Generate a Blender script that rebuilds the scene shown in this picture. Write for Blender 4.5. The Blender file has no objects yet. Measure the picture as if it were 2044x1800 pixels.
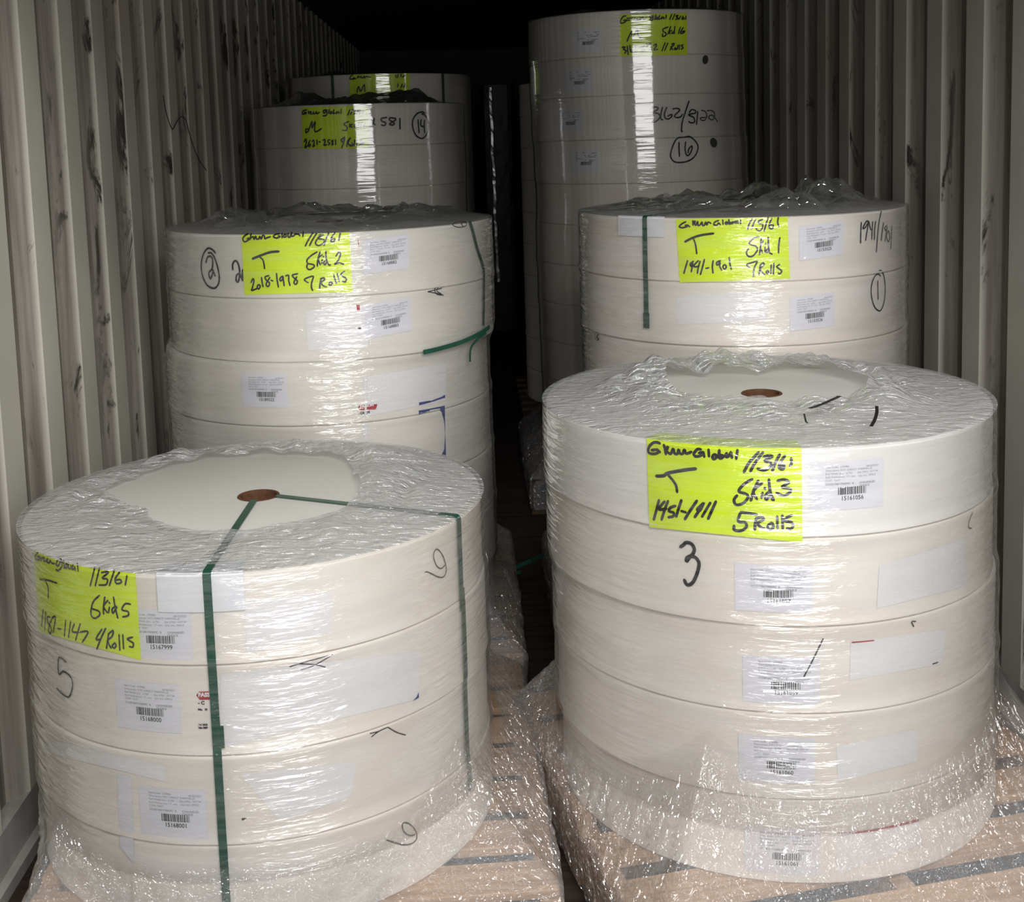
import bpy, bmesh, math, random
import numpy as np
from mathutils import Vector, Matrix, noise as mnoise
from mathutils.geometry import tessellate_polygon
random.seed(7)
S = bpy.context.scene
COL = S.collection

# ------------------------------------------------------------------ camera
F, CX, CY = 2454.0, 1022.0, 562.0          # focal length and principal point, for a 2044 x 1800 frame
PIT, ROL, YAW, CAMH = 0.1166, 0.0291, 0.034, 1.511
fwd = Vector((math.sin(YAW)*math.cos(PIT), math.cos(YAW)*math.cos(PIT), -math.sin(PIT)))
right0 = Vector((math.cos(YAW), -math.sin(YAW), 0))
up0 = right0.cross(fwd)
CR, SR = math.cos(ROL), math.sin(ROL)
rgt = right0*CR - up0*SR
upv = right0*SR + up0*CR
CAM = Vector((0, 0, CAMH))
cd = bpy.data.cameras.new('camera')
cam = bpy.data.objects.new('camera', cd)
COL.objects.link(cam)
cam.matrix_world = Matrix(((rgt.x, upv.x, -fwd.x, CAM.x), (rgt.y, upv.y, -fwd.y, CAM.y), (rgt.z, upv.z, -fwd.z, CAM.z), (0, 0, 0, 1)))
cd.sensor_fit = 'HORIZONTAL'; cd.sensor_width = 36.0
cd.lens = 36.0*F/2044.0
cd.shift_y = (CY-900.0)/2044.0
cd.clip_start = 0.02
S.camera = cam

# ------------------------------------------------------------------ light and exposure
S.view_settings.view_transform = 'Standard'
S.view_settings.look = 'None'
S.view_settings.gamma = 1.0
S.view_settings.use_curve_mapping = False
S.view_settings.exposure = 0.37
W = bpy.data.worlds.new('world'); S.world = W
W.use_nodes = True
W.node_tree.nodes['Background'].inputs[0].default_value = (0.9, 0.95, 1.0, 1)
W.node_tree.nodes['Background'].inputs[1].default_value = 0.01

def area(name, loc, target, sx, sy, power, col):
    l = bpy.data.lights.new(name, 'AREA'); l.shape = 'RECTANGLE'; l.size = sx; l.size_y = sy
    l.energy = power; l.color = col
    o = bpy.data.objects.new(name, l); COL.objects.link(o)
    o.location = loc
    d = Vector(target)-Vector(loc)
    o.rotation_euler = d.to_track_quat('-Z', 'Y').to_euler()
    return o
# first lamp: the lit dock hall seen through the open container doors behind the photographer
area('dock_daylight', (0.55, -0.15, 1.74), (0.4, 10, 1.5), 1.7, 1.25, 25, (1.0, 0.982, 0.972))
area('low_front_fill', (0.30, -0.15, 0.50), (0.30, 10, 0.4), 1.9, 0.8, 7, (1.0, 0.985, 0.96))  # added fill from low down, brightens the bottom of the front stacks
area('overhead_fill', (0.60, -0.75, 3.05), (0.15, 2.6, 0.5), 1.8, 0.7, 92, (1.0, 0.982, 0.972))  # added overhead fill, lifts the front stacks and their tops

# ------------------------------------------------------------------ materials
def mat(name):
    m = bpy.data.materials.new(name); m.use_nodes = True
    nt = m.node_tree; nt.nodes.clear()
    out = nt.nodes.new('ShaderNodeOutputMaterial')
    return m, nt, out
def nd(nt, typ, **kw):
    n = nt.nodes.new('ShaderNode'+typ)
    for k, v in kw.items():
        if k in n.inputs: n.inputs[k].default_value = v
        else: setattr(n, k, v)
    return n
def lk(nt, a, b): nt.links.new(a, b)
def simple(name, col, rough=0.6, spec=0.3, var=0.0, scale=20.0, bump=0.0, metal=0.0):
    m, nt, out = mat(name)
    p = nd(nt, 'BsdfPrincipled', Roughness=rough, Metallic=metal)
    p.inputs['Base Color'].default_value = (*col, 1)
    p.inputs['Specular IOR Level'].default_value = spec
    if var or bump:
        tc = nd(nt, 'TexCoord'); n = nd(nt, 'TexNoise', Scale=scale, Detail=4.0)
        lk(nt, tc.outputs['Object'], n.inputs['Vector'])
        if var:
            r = nd(nt, 'ValToRGB')
            r.color_ramp.elements[0].color = (*[c*(1-var) for c in col], 1); r.color_ramp.elements[0].position = .3
            r.color_ramp.elements[1].color = (*[min(1, c*(1+var)) for c in col], 1); r.color_ramp.elements[1].position = .7
            lk(nt, n.outputs[0], r.inputs[0]); lk(nt, r.outputs[0], p.inputs['Base Color'])
        if bump:
            b = nd(nt, 'Bump', Strength=bump, Distance=0.004); lk(nt, n.outputs[0], b.inputs['Height']); lk(nt, b.outputs[0], p.inputs['Normal'])
    lk(nt, p.outputs[0], out.inputs[0])
    return m
def paper(name, col, col2):
    """wrapped side of a roll: soft creases running round the roll, faint patches of other paper"""
    m, nt, out = mat(name)
    p = nd(nt, 'BsdfPrincipled', Roughness=0.5); p.inputs['Specular IOR Level'].default_value = .25
    uv = nd(nt, 'UVMap')
    mp = nd(nt, 'Mapping'); mp.inputs['Scale'].default_value = (3, 48, 1); mp.inputs['Rotation'].default_value = (0, 0, .03)
    lk(nt, uv.outputs[0], mp.inputs[0])
    n = nd(nt, 'TexNoise', Scale=1.0, Detail=3.0, Distortion=.6); lk(nt, mp.outputs[0], n.inputs['Vector'])
    b = nd(nt, 'Bump', Strength=.16, Distance=0.003); lk(nt, n.outputs[0], b.inputs['Height']); lk(nt, b.outputs[0], p.inputs['Normal'])
    mp2 = nd(nt, 'Mapping'); mp2.inputs['Scale'].default_value = (3.2, 9, 1); lk(nt, uv.outputs[0], mp2.inputs[0])
    n2 = nd(nt, 'TexNoise', Scale=1.0, Detail=2.0); lk(nt, mp2.outputs[0], n2.inputs['Vector'])
    r = nd(nt, 'ValToRGB'); r.color_ramp.elements[0].color = (*col, 1); r.color_ramp.elements[1].color = (*col2, 1)
    r.color_ramp.elements[0].position = .42; r.color_ramp.elements[1].position = .62
    lk(nt, n2.outputs[0], r.inputs[0]); lk(nt, r.outputs[0], p.inputs['Base Color'])
    lk(nt, p.outputs[0], out.inputs[0])
    return m
def paper_top(name, col):
    m, nt, out = mat(name)
    p = nd(nt, 'BsdfPrincipled', Roughness=0.55); p.inputs['Specular IOR Level'].default_value = .2
    tc = nd(nt, 'TexCoord'); sx = nd(nt, 'SeparateXYZ'); lk(nt, tc.outputs['Object'], sx.inputs[0])
    cx = nd(nt, 'CombineXYZ'); lk(nt, sx.outputs[0], cx.inputs[0]); lk(nt, sx.outputs[1], cx.inputs[1])
    ln = nd(nt, 'VectorMath', operation='LENGTH'); lk(nt, cx.outputs[0], ln.inputs[0])
    n = nd(nt, 'TexNoise', Scale=90.0, Detail=3.0); n.noise_dimensions = '1D'; lk(nt, ln.outputs['Value'], n.inputs['W'])
    r = nd(nt, 'ValToRGB'); r.color_ramp.elements[0].color = (*[c*.93 for c in col], 1); r.color_ramp.elements[1].color = (*col, 1)
    lk(nt, n.outputs[0], r.inputs[0]); lk(nt, r.outputs[0], p.inputs['Base Color'])
    lk(nt, p.outputs[0], out.inputs[0])
    return m
def film(name, sc, bump=1.0, dist=.003, haze=.05, rough=.1, k=2.4, tint=(.97, .97, .97), sc2=None, rot=0.0, detail=3.0, hazecol=(.88, .89, .91), mxr=.6, fade=False, wrink=False, bands=False):
    """clear stretch film: lets most light through, shiny and wrinkled"""
    m, nt, out = mat(name)
    uv = nd(nt, 'UVMap')
    mp = nd(nt, 'Mapping'); mp.inputs['Scale'].default_value = (*sc, 1); mp.inputs['Rotation'].default_value = (0, 0, rot)
    lk(nt, uv.outputs[0], mp.inputs[0])
    n = nd(nt, 'TexNoise', Scale=1.0, Detail=detail, Distortion=.5); lk(nt, mp.outputs[0], n.inputs['Vector'])
    h = n.outputs[0]
    if sc2:
        mp2 = nd(nt, 'Mapping'); mp2.inputs['Scale'].default_value = (*sc2, 1); lk(nt, uv.outputs[0], mp2.inputs[0])
        n2 = nd(nt, 'TexNoise', Scale=1.0, Detail=2.0, Distortion=1.2); lk(nt, mp2.outputs[0], n2.inputs['Vector'])
        a = nd(nt, 'Math', operation='ADD'); lk(nt, h, a.inputs[0]); lk(nt, n2.outputs[0], a.inputs[1]); h = a.outputs[0]
    b = nd(nt, 'Bump', Strength=bump, Distance=dist); lk(nt, h, b.inputs['Height'])
    tr = nd(nt, 'BsdfTransparent'); tr.inputs[0].default_value = (*tint, 1)
    df = nd(nt, 'BsdfDiffuse'); df.inputs[0].default_value = (*hazecol, 1)
    if wrink: lk(nt, b.outputs[0], df.inputs['Normal'])
    mx = nd(nt, 'MixShader'); mx.inputs[0].default_value = haze
    if bands:     # overlapping turns of film read as slightly milky bands
        mp3 = nd(nt, 'Mapping'); mp3.inputs['Scale'].default_value = (2.2, 55, 1); mp3.inputs['Rotation'].default_value = (0, 0, .05); lk(nt, uv.outputs[0], mp3.inputs[0])
        n3 = nd(nt, 'TexNoise', Scale=1.0, Detail=5.0, Roughness=.65, Distortion=.8); lk(nt, mp3.outputs[0], n3.inputs['Vector'])
        mb_ = nd(nt, 'MapRange'); mb_.inputs[1].default_value = .3; mb_.inputs[2].default_value = .72; mb_.inputs[3].default_value = 0; mb_.inputs[4].default_value = haze*1.4
        lk(nt, n3.outputs[0], mb_.inputs[0]); lk(nt, mb_.outputs[0], mx.inputs[0])
    if fade:      # more layers of film lower down
        us = nd(nt, 'SeparateXYZ'); lk(nt, uv.outputs[0], us.inputs[0])
        m5 = nd(nt, 'MapRange'); m5.inputs[1].default_value = .01; m5.inputs[2].default_value = .25; m5.inputs[3].default_value = .5; m5.inputs[4].default_value = bump
        lk(nt, us.outputs[1], m5.inputs[0]); lk(nt, m5.outputs[0], b.inputs['Strength'])
        mr = nd(nt, 'MapRange'); mr.inputs[1].default_value = 0; mr.inputs[2].default_value = .22; mr.inputs[3].default_value = 0.0; mr.inputs[4].default_value = haze
        lk(nt, us.outputs[1], mr.inputs[0]); lk(nt, mr.outputs[0], mx.inputs[0])
    lk(nt, tr.outputs[0], mx.inputs[1]); lk(nt, df.outputs[0], mx.inputs[2])
    gl = nd(nt, 'BsdfGlossy', Roughness=rough); gl.inputs[0].default_value = (1, 1, 1, 1); lk(nt, b.outputs[0], gl.inputs['Normal'])
    fr = nd(nt, 'Fresnel', IOR=1.45)
    if wrink: lk(nt, b.outputs[0], fr.inputs['Normal'])
    mu = nd(nt, 'Math', operation='MULTIPLY'); mu.use_clamp = True; mu.inputs[1].default_value = k; lk(nt, fr.outputs[0], mu.inputs[0])
    mi = nd(nt, 'Math', operation='MINIMUM'); mi.inputs[1].default_value = mxr; lk(nt, mu.outputs[0], mi.inputs[0])
    fo = mi.outputs[0]
    if fade:
        m6 = nd(nt, 'MapRange'); m6.inputs[1].default_value = 0; m6.inputs[2].default_value = .12; m6.inputs[3].default_value = 0; m6.inputs[4].default_value = 1
        lk(nt, us.outputs[1], m6.inputs[0]); m7 = nd(nt, 'Math', operation='MULTIPLY'); lk(nt, m6.outputs[0], m7.inputs[0]); lk(nt, fo, m7.inputs[1]); fo = m7.outputs[0]
    m2 = nd(nt, 'MixShader'); lk(nt, fo, m2.inputs[0]); lk(nt, mx.outputs[0], m2.inputs[1]); lk(nt, gl.outputs[0], m2.inputs[2])
    lk(nt, m2.outputs[0], out.inputs[0])
    return m
def wood(name, col, dark):
    m, nt, out = mat(name)
    p = nd(nt, 'BsdfPrincipled', Roughness=.7); p.inputs['Specular IOR Level'].default_value = .2
    tc = nd(nt, 'TexCoord'); mp = nd(nt, 'Mapping'); mp.inputs['Scale'].default_value = (2.5, 55, 40)
    lk(nt, tc.outputs['Object'], mp.inputs[0])
    n = nd(nt, 'TexNoise', Scale=1.0, Detail=5.0, Distortion=1.0); lk(nt, mp.outputs[0], n.inputs['Vector'])
    r = nd(nt, 'ValToRGB'); r.color_ramp.elements[0].color = (*dark, 1); r.color_ramp.elements[1].color = (*col, 1)
    r.color_ramp.elements[0].position = .25; r.color_ramp.elements[1].position = .6
    lk(nt, n.outputs[0], r.inputs[0]); lk(nt, r.outputs[0], p.inputs['Base Color'])
    b = nd(nt, 'Bump', Strength=.3, Distance=.002); lk(nt, n.outputs[0], b.inputs['Height']); lk(nt, b.outputs[0], p.inputs['Normal'])
    lk(nt, p.outputs[0], out.inputs[0])
    return m
def wall_paint(name, col, inner_x, sgn):
    """scuffed container paint: black rub marks and rust along the fold edges"""
    m, nt, out = mat(name)
    p = nd(nt, 'BsdfPrincipled', Roughness=.6); p.inputs['Specular IOR Level'].default_value = .25
    tc = nd(nt, 'TexCoord'); sp = nd(nt, 'SeparateXYZ'); lk(nt, tc.outputs['Object'], sp.inputs[0])
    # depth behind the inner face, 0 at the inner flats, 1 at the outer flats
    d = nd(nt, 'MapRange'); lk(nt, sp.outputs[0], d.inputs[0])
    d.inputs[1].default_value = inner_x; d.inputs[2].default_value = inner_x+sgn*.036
    # broad grime
    n0 = nd(nt, 'TexNoise', Scale=1.3, Detail=5.0); lk(nt, tc.outputs['Object'], n0.inputs['Vector'])
    r0 = nd(nt, 'ValToRGB'); r0.color_ramp.elements[0].color = (*[c*.80 for c in col], 1); r0.color_ramp.elements[1].color = (*[min(1, c*1.08) for c in col], 1)
    r0.color_ramp.elements[0].position = .35; r0.color_ramp.elements[1].position = .65
    lk(nt, n0.outputs[0], r0.inputs[0])
    # pinkish rust wash
    n3 = nd(nt, 'TexNoise', Scale=2.2, Detail=6.0); mp3 = nd(nt, 'Mapping'); mp3.inputs['Location'].default_value = (3, 1, 7); lk(nt, tc.outputs['Object'], mp3.inputs[0]); lk(nt, mp3.outputs[0], n3.inputs['Vector'])
    r3 = nd(nt, 'ValToRGB'); r3.color_ramp.elements[0].position = .55; r3.color_ramp.elements[1].position = .75
    r3.color_ramp.elements[0].color = (0, 0, 0, 1); r3.color_ramp.elements[1].color = (.45, .45, .45, 1); lk(nt, n3.outputs[0], r3.inputs[0])
    c1 = nd(nt, 'MixRGB'); lk(nt, r3.outputs[0], c1.inputs[0]); lk(nt, r0.outputs[0], c1.inputs[1]); c1.inputs[2].default_value = (col[0]*.95, col[1]*.74, col[2]*.62, 1)
    # groove shade painted into the recess colour, streaked with long vertical dirt
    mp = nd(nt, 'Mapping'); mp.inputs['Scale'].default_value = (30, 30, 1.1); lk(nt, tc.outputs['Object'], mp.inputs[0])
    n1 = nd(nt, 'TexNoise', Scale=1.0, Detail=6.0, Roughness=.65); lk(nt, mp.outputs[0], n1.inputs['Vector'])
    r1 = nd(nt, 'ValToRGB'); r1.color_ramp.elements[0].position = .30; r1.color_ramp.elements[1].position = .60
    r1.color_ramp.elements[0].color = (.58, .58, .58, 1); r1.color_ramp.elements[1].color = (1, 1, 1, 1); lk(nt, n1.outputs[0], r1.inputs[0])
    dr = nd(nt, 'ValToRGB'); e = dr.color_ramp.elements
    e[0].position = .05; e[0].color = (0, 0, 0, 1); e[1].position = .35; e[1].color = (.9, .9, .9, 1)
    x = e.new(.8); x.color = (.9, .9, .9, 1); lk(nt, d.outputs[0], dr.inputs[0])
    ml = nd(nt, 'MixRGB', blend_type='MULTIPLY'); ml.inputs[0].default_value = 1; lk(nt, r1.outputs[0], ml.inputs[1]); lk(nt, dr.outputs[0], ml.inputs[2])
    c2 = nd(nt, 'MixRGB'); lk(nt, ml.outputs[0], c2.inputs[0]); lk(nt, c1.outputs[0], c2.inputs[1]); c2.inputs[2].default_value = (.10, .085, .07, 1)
    # hard black rub marks on the folds
    mp4 = nd(nt, 'Mapping'); mp4.inputs['Scale'].default_value = (12, 9, 3.2); mp4.inputs['Location'].default_value = (0, 5, 2); lk(nt, tc.outputs['Object'], mp4.inputs[0])
    n4 = nd(nt, 'TexNoise', Scale=1.0, Detail=7.0, Roughness=.7, Distortion=.8); lk(nt, mp4.outputs[0], n4.inputs['Vector'])
    r4 = nd(nt, 'ValToRGB'); r4.color_ramp.elements[0].position = .56; r4.color_ramp.elements[1].position = .62
    r4.color_ramp.elements[0].color = (0, 0, 0, 1); r4.color_ramp.elements[1].color = (1, 1, 1, 1); lk(nt, n4.outputs[0], r4.inputs[0])
    dm = nd(nt, 'ValToRGB'); e = dm.color_ramp.elements
    e[0].position = .02; e[0].color = (0, 0, 0, 1); e[1].position = .12; e[1].color = (1, 1, 1, 1)
    x = e.new(.55); x.color = (.8, .8, .8, 1); x = e.new(.9); x.color = (.2, .2, .2, 1); lk(nt, d.outputs[0], dm.inputs[0])
    m4 = nd(nt, 'MixRGB', blend_type='MULTIPLY'); m4.inputs[0].default_value = 1; lk(nt, r4.outputs[0], m4.inputs[1]); lk(nt, dm.outputs[0], m4.inputs[2])
    c3 = nd(nt, 'MixRGB'); lk(nt, m4.outputs[0], c3.inputs[0]); lk(nt, c2.outputs[0], c3.inputs[1]); c3.inputs[2].default_value = (.025, .02, .018, 1)
    lk(nt, c3.outputs[0], p.inputs['Base Color'])
    b = nd(nt, 'Bump', Strength=.2, Distance=.003); lk(nt, n0.outputs[0], b.inputs['Height']); lk(nt, b.outputs[0], p.inputs['Normal'])
    lk(nt, p.outputs[0], out.inputs[0])
    return m

XL, XR, YB, YE, ZC = -1.0, 1.33, 0.95, 12.3, 2.39
M = {}
M['cream'] = paper('cream_wrap_paper', (.80, .75, .68), (.82, .79, .74))
M['white'] = paper('white_wrap_paper', (.81, .80, .775), (.82, .80, .755))
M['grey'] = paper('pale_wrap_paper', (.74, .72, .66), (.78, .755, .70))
M['top'] = paper_top('roll_end_paper', (.82, .805, .755))
M['core'] = simple('cardboard_core', (.14, .065, .035), .8, .2, .3, 40)
M['tag'] = simple('fluorescent_sheet', (.70, .88, .012), .5, .2, .05, 15)
M['ink'] = simple('marker_ink', (.006, .006, .007), .45, .3)
M['inkgrey'] = simple('thin_marker_ink', (.045, .042, .04), .5, .3)
M['purple'] = simple('pen_ink', (.035, .015, .035), .5, .3)
M['print'] = simple('printed_ink', (.02, .02, .022), .6, .2)
M['fine'] = simple('fine_print', (.27, .27, .29), .6, .2)
M['label'] = simple('label_paper', (.74, .74, .79), .5, .25)
M['sheet'] = simple('plain_sheet_paper', (.79, .785, .79), .5, .25)
M['red'] = simple('red_print', (.42, .012, .03), .5, .3)
M['blue'] = simple('blue_print', (.012, .035, .20), .5, .3)
M['strap'] = simple('green_strapping', (.014, .085, .052), .35, .45, .15, 60)
M['board'] = simple('white_edge_board', (.80, .81, .84), .55, .25, .03, 30)
M['wood'] = wood('pallet_wood', (.56, .36, .20), (.38, .22, .11))
M['wood2'] = wood('pallet_wood_mid', (.40, .28, .17), (.22, .13, .075))  # darker brown wood for the middle row of pallets
M['wood3'] = wood('pallet_wood_rear_shaded', (.10, .068, .045), (.05, .034, .022))  # same wood, gloom of the rear rows put into its colour
M['floor'] = wood('container_floor_plywood', (.05, .037, .03), (.02, .015, .012))
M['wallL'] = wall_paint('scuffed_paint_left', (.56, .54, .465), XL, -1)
M['wallR'] = wall_paint('scuffed_paint_right_shaded', (.39, .38, .335), XR, 1)  # same paint, colour darkened for the side that gets less light
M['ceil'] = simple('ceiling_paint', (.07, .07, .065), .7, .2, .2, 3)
M['rail'] = simple('floor_rail_steel', (.34, .335, .31), .5, .3, .25, 9, .2)
M['black'] = simple('scuff_black', (.02, .018, .016), .7, .2)
M['wire'] = simple('dark_wire', (.03, .028, .026), .5, .3)
M['sleeve'] = film('stretch_film_side', (12, 88), 1.0, .0095, .07, .08, 2.5, sc2=(3, 26), rot=.02, mxr=.5, bands=True)
M['sleevefar'] = film('stretch_film_side_far', (4, 46), .55, .003, .03, .06, 3.8, sc2=(1.5, 15))
M['skirt'] = film('stretch_film_skirt', (30, 11), 1.0, .034, .19, .10, 4.4, sc2=(64, 34), mxr=.45, fade=True)
M['crumple'] = film('stretch_film_crumpled', (38, 38), 1.0, .018, .34, .09, 2.6, sc2=(15, 60), detail=4.0, mxr=.3, wrink=True)
M['crumplefar'] = film('stretch_film_crumpled_far_shaded', (30, 30), 1.0, .012, .10, .10, 2.2, tint=(.62, .63, .64), sc2=(12, 50), detail=4.0, hazecol=(.5, .5, .5))  # film tint darkened to paint in the gloom on the far stacks
M['crumplemid'] = film('stretch_film_crumpled_mid_shaded', (34, 34), 1.0, .010, .07, .09, 2.6, tint=(.80, .81, .81), sc2=(14, 55), mxr=.5)  # same film, low light on the middle stacks put into its tint
M['blackfilm'] = simple('black_wrap_film', (.010, .010, .011), .4, .4, 0, 30, .3)

# ------------------------------------------------------------------ helpers
def ray(px, py):
    dx, dy = px-CX, py-CY
    u = dx*CR-dy*SR; v = dx*SR+dy*CR
    return (fwd*F + right0*u - up0*v).normalized()
def at_depth(px, py, Y):
    d = ray(px, py); return CAM + d*(Y/d.y)
def at_z(px, py, z):
    d = ray(px, py); return CAM + d*((z-CAMH)/d.z)
def at_x(px, py, x):
    d = ray(px, py); return CAM + d*(x/d.x)
def on_cyl(px, py, cx, cy, R):
    """angle and height where the line of sight meets an upright cylinder"""
    d = ray(px, py); ox, oy = -cx, -cy
    a = d.x*d.x+d.y*d.y; b = ox*d.x+oy*d.y; c = ox*ox+oy*oy-R*R
    disc = b*b-a*c
    t = (-b-math.sqrt(disc))/a if disc > 0 else -b/a
    P = CAM+d*t
    return math.atan2(P.y-cy, P.x-cx), P.z
def Wc(xc, yc):
    c, s = math.cos(YAW), math.sin(YAW)
    return xc*c+yc*s, -xc*s+yc*c

def mk(name, verts, faces, m, parent=None, loc=(0, 0, 0), uv=None, smooth=False, midx=None, mats=None):
    me = bpy.data.meshes.new(name)
    me.from_pydata([tuple(v) for v in verts], [], faces)
    if uv is not None:
        l = me.uv_layers.new(name='UVMap')
        for i, lp in enumerate(me.loops): l.data[i].uv = uv[lp.vertex_index]
    for x in (mats or [m]): me.materials.append(x)
    if midx: me.polygons.foreach_set('material_index', midx)
    if smooth: me.polygons.foreach_set('use_smooth', [True]*len(me.polygons))
    me.update()
    o = bpy.data.objects.new(name, me); COL.objects.link(o); o.location = loc
    if parent: o.parent = parent
    return o
def empty(name, loc=(0, 0, 0), rz=0):
    o = bpy.data.objects.new(name, None); COL.objects.link(o); o.location = loc; o.rotation_euler = (0, 0, rz); o.empty_display_size = .1
    return o
def tag(o, label, cat, group=None):
    o['label'] = label; o['category'] = cat
    if group: o['group'] = group
    return o
def struct(o): o['kind'] = 'structure'; return o
class MB:
    def __init__(s): s.v = []; s.f = []
    def add(s, vs, fs):
        k = len(s.v); s.v += [tuple(v) for v in vs]; s.f += [tuple(i+k for i in f) for f in fs]
    def box(s, x0, x1, y0, y1, z0, z1):
        s.add([(x0, y0, z0), (x1, y0, z0), (x1, y1, z0), (x0, y1, z0), (x0, y0, z1), (x1, y0, z1), (x1, y1, z1), (x0, y1, z1)],
              [(0, 3, 2, 1), (4, 5, 6, 7), (0, 1, 5, 4), (1, 2, 6, 5), (2, 3, 7, 6), (3, 0, 4, 7)])
    def build(s, name, m, parent=None, loc=(0, 0, 0), smooth=False): return mk(name, s.v, s.f, m, parent, loc, None, smooth)
def grid_faces(nr, nc, wrap=False, flip=False):
    fs = []
    for r in range(nr-1):
        for c in range(nc if wrap else nc-1):
            a, b = r*nc+c, r*nc+(c+1) % nc
            q = (a, b, b+nc, a+nc); fs.append(q[::-1] if flip else q)
    return fs
def smooth_line(pts, n=5):
    if len(pts) < 3: return [tuple(p) for p in pts]
    P = [pts[0]]+list(pts)+[pts[-1]]; out = []
    for i in range(1, len(P)-2):
        p0, p1, p2, p3 = [np.array(P[j], float) for j in (i-1, i, i+1, i+2)]
        for k in range(n):
            t = k/n
            out.append(tuple(.5*((2*p1)+(-p0+p2)*t+(2*p0-5*p1+4*p2-p3)*t*t+(-p0+3*p1-3*p2+p3)*t**3)))
    out.append(tuple(pts[-1])); return out
def tube(path, r, sides=6):
    vs, fs = [], []
    for i, p in enumerate(path):
        p = Vector(p); d = (Vector(path[min(i+1, len(path)-1)])-Vector(path[max(i-1, 0)])).normalized()
        a = d.cross(Vector((.3, .2, .9))).normalized(); b = d.cross(a)
        for k in range(sides):
            t = 2*math.pi*k/sides; vs.append(p+(a*math.cos(t)+b*math.sin(t))*r)
    for i in range(len(path)-1):
        for k in range(sides):
            fs.append((i*sides+k, i*sides+(k+1) % sides, (i+1)*sides+(k+1) % sides, (i+1)*sides+k))
    return vs, fs
def fbm(x, y, z, o=3): return mnoise.fractal(Vector((x, y, z)), 1.0, 2.0, o)

# flat printed text -> 2D mesh, from Blender's own built-in font
_tc = {}
def text2d(s, size, align='LEFT', bold=0.0):
    key = (s, size, align, bold)
    if key in _tc: return _tc[key]
    c = bpy.data.curves.new('t', 'FONT'); c.body = s; c.size = size; c.align_x = align; c.resolution_u = 2; c.offset = bold
    o = bpy.data.objects.new('t', c); COL.objects.link(o)
    dg = bpy.context.evaluated_depsgraph_get(); me = o.evaluated_get(dg).to_mesh()
    r = ([(v.co.x, v.co.y) for v in me.vertices], [tuple(p.vertices) for p in me.polygons])
    o.evaluated_get(dg).to_mesh_clear(); bpy.data.objects.remove(o); bpy.data.curves.remove(c)
    _tc[key] = r
    return r

# ------------------------------------------------------------------ the container
def corrugated(x, sgn, name, m):
    pitch = .278; prof = []
    y = YB-.03
    while y < YE:
        for dy, dep in ((0, 0), (.110, 0), (.155, .036), (.230, .036)):
            prof.append((y+dy, dep))
        y += pitch
    prof.append((y, 0))
    zs = [.12, .6, 1.2, 1.8, ZC]
    vs = [(x+sgn*d, yy, z) for z in zs for yy, d in prof]
    fs = grid_faces(len(zs), len(prof), flip=(sgn > 0))
    return struct(mk(name, vs, fs, m))
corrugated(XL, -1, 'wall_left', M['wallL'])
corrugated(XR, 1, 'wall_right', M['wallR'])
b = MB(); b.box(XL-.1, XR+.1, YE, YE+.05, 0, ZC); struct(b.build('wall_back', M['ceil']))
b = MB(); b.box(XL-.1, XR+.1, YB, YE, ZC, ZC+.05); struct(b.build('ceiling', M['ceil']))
b = MB()
yy = YB
while yy < YE:
    b.box(XL-.06, XR+.06, yy+.0015, min(yy+1.2, YE)-.0015, -.03, 0.0); yy += 1.2
b.box(XL-.1, XR+.1, YB, YE, -.06, -.031)
struct(b.build('floor', M['floor']))
for nm, x, s in (('trim_1', XL, -1), ('trim_2', XR, 1)):
    b = MB(); b.box(min(x, x+s*.05)-(.0), max(x, x+s*.05), YB, YE, 0, .12); b.box(min(x-s*.02, x), max(x-s*.02, x), YB, YE, 0, .028)
    struct(b.build(nm, M['rail']))

# ------------------------------------------------------------------ stacks
class Stack: pass
R0 = .455
PALTOP = .144
def mkstack(key, xc, yc, depth_top, n, R=R0, heights=None, lean=0.0, jit=None, seg=96, pal=None):
    s = Stack(); s.key = key; s.x, s.y = Wc(xc, yc); s.R = R; s.n = n
    s.top = CAMH-depth_top
    H = heights or []
    rest = (s.top-PALTOP-sum(H))/(n-len(H))
    H = list(H)+[rest]*(n-len(H))
    s.rolls = []; z = s.top
    for i in range(n):
        dx = lean*i + (jit[i] if jit and i < len(jit) else 0)
        s.rolls.append((s.x+dx, s.y+.3*dx, z-H[i], z)); z -= H[i]
    s.seg = seg; s.objs = []
    return s
ST = {}
ST['3'] = mkstack('3', .519, 2.544, .550, 5, lean=.0035, jit=[0, 0, .005, .003, .006], seg=160)
ST['5'] = mkstack('5', -.533, 2.457, .714, 4, lean=.001, jit=[0, .003, -.001, .002], seg=160)
ST['2'] = mkstack('2', -.514, 3.52, .223, 7, lean=-.0035, jit=[0, .003, -.012, -.006, 0, .004, 0], seg=128)
ST['1'] = mkstack('1', .657, 3.52, .215, 7, jit=[0, .001, .005, .003, 0, 0, 0], seg=128)
ST['14'] = mkstack('14', -.649, 5.40, -.152, 9, seg=96, jit=[0, .002, 0, -.002])
ST['16'] = mkstack('16', .557, 5.35, -.483, 11, heights=[.176, .154, .173, .176], lean=.003, seg=96, jit=[0, .001, .002, .006, .008])
ST['M'] = mkstack('M', -.659, 6.44, -.323, 10, R=.475, seg=80)
ST['B'] = mkstack('B', .52, 6.48, -.27, 10, seg=64)
ORD = ['top', 'second', 'third', 'fourth', 'fifth', 'sixth', 'seventh', 'eighth', 'ninth', 'tenth', 'bottom']
WHERE = {'3': 'of the five-roll stack tagged Skid 3, front right', '5': 'of the four-roll stack tagged Skid 5, front left',
         '2': 'of the stack tagged Skid 2, behind front left', '1': 'of the stack tagged Skid 1, behind front right',
         '14': 'of the stack with a circled 14, far left', '16': 'of the tallest stack with a circled 16, right',
         'M': 'of the dim stack behind circled 14', 'B': 'of the dark stack hidden behind circled 16'}
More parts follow.
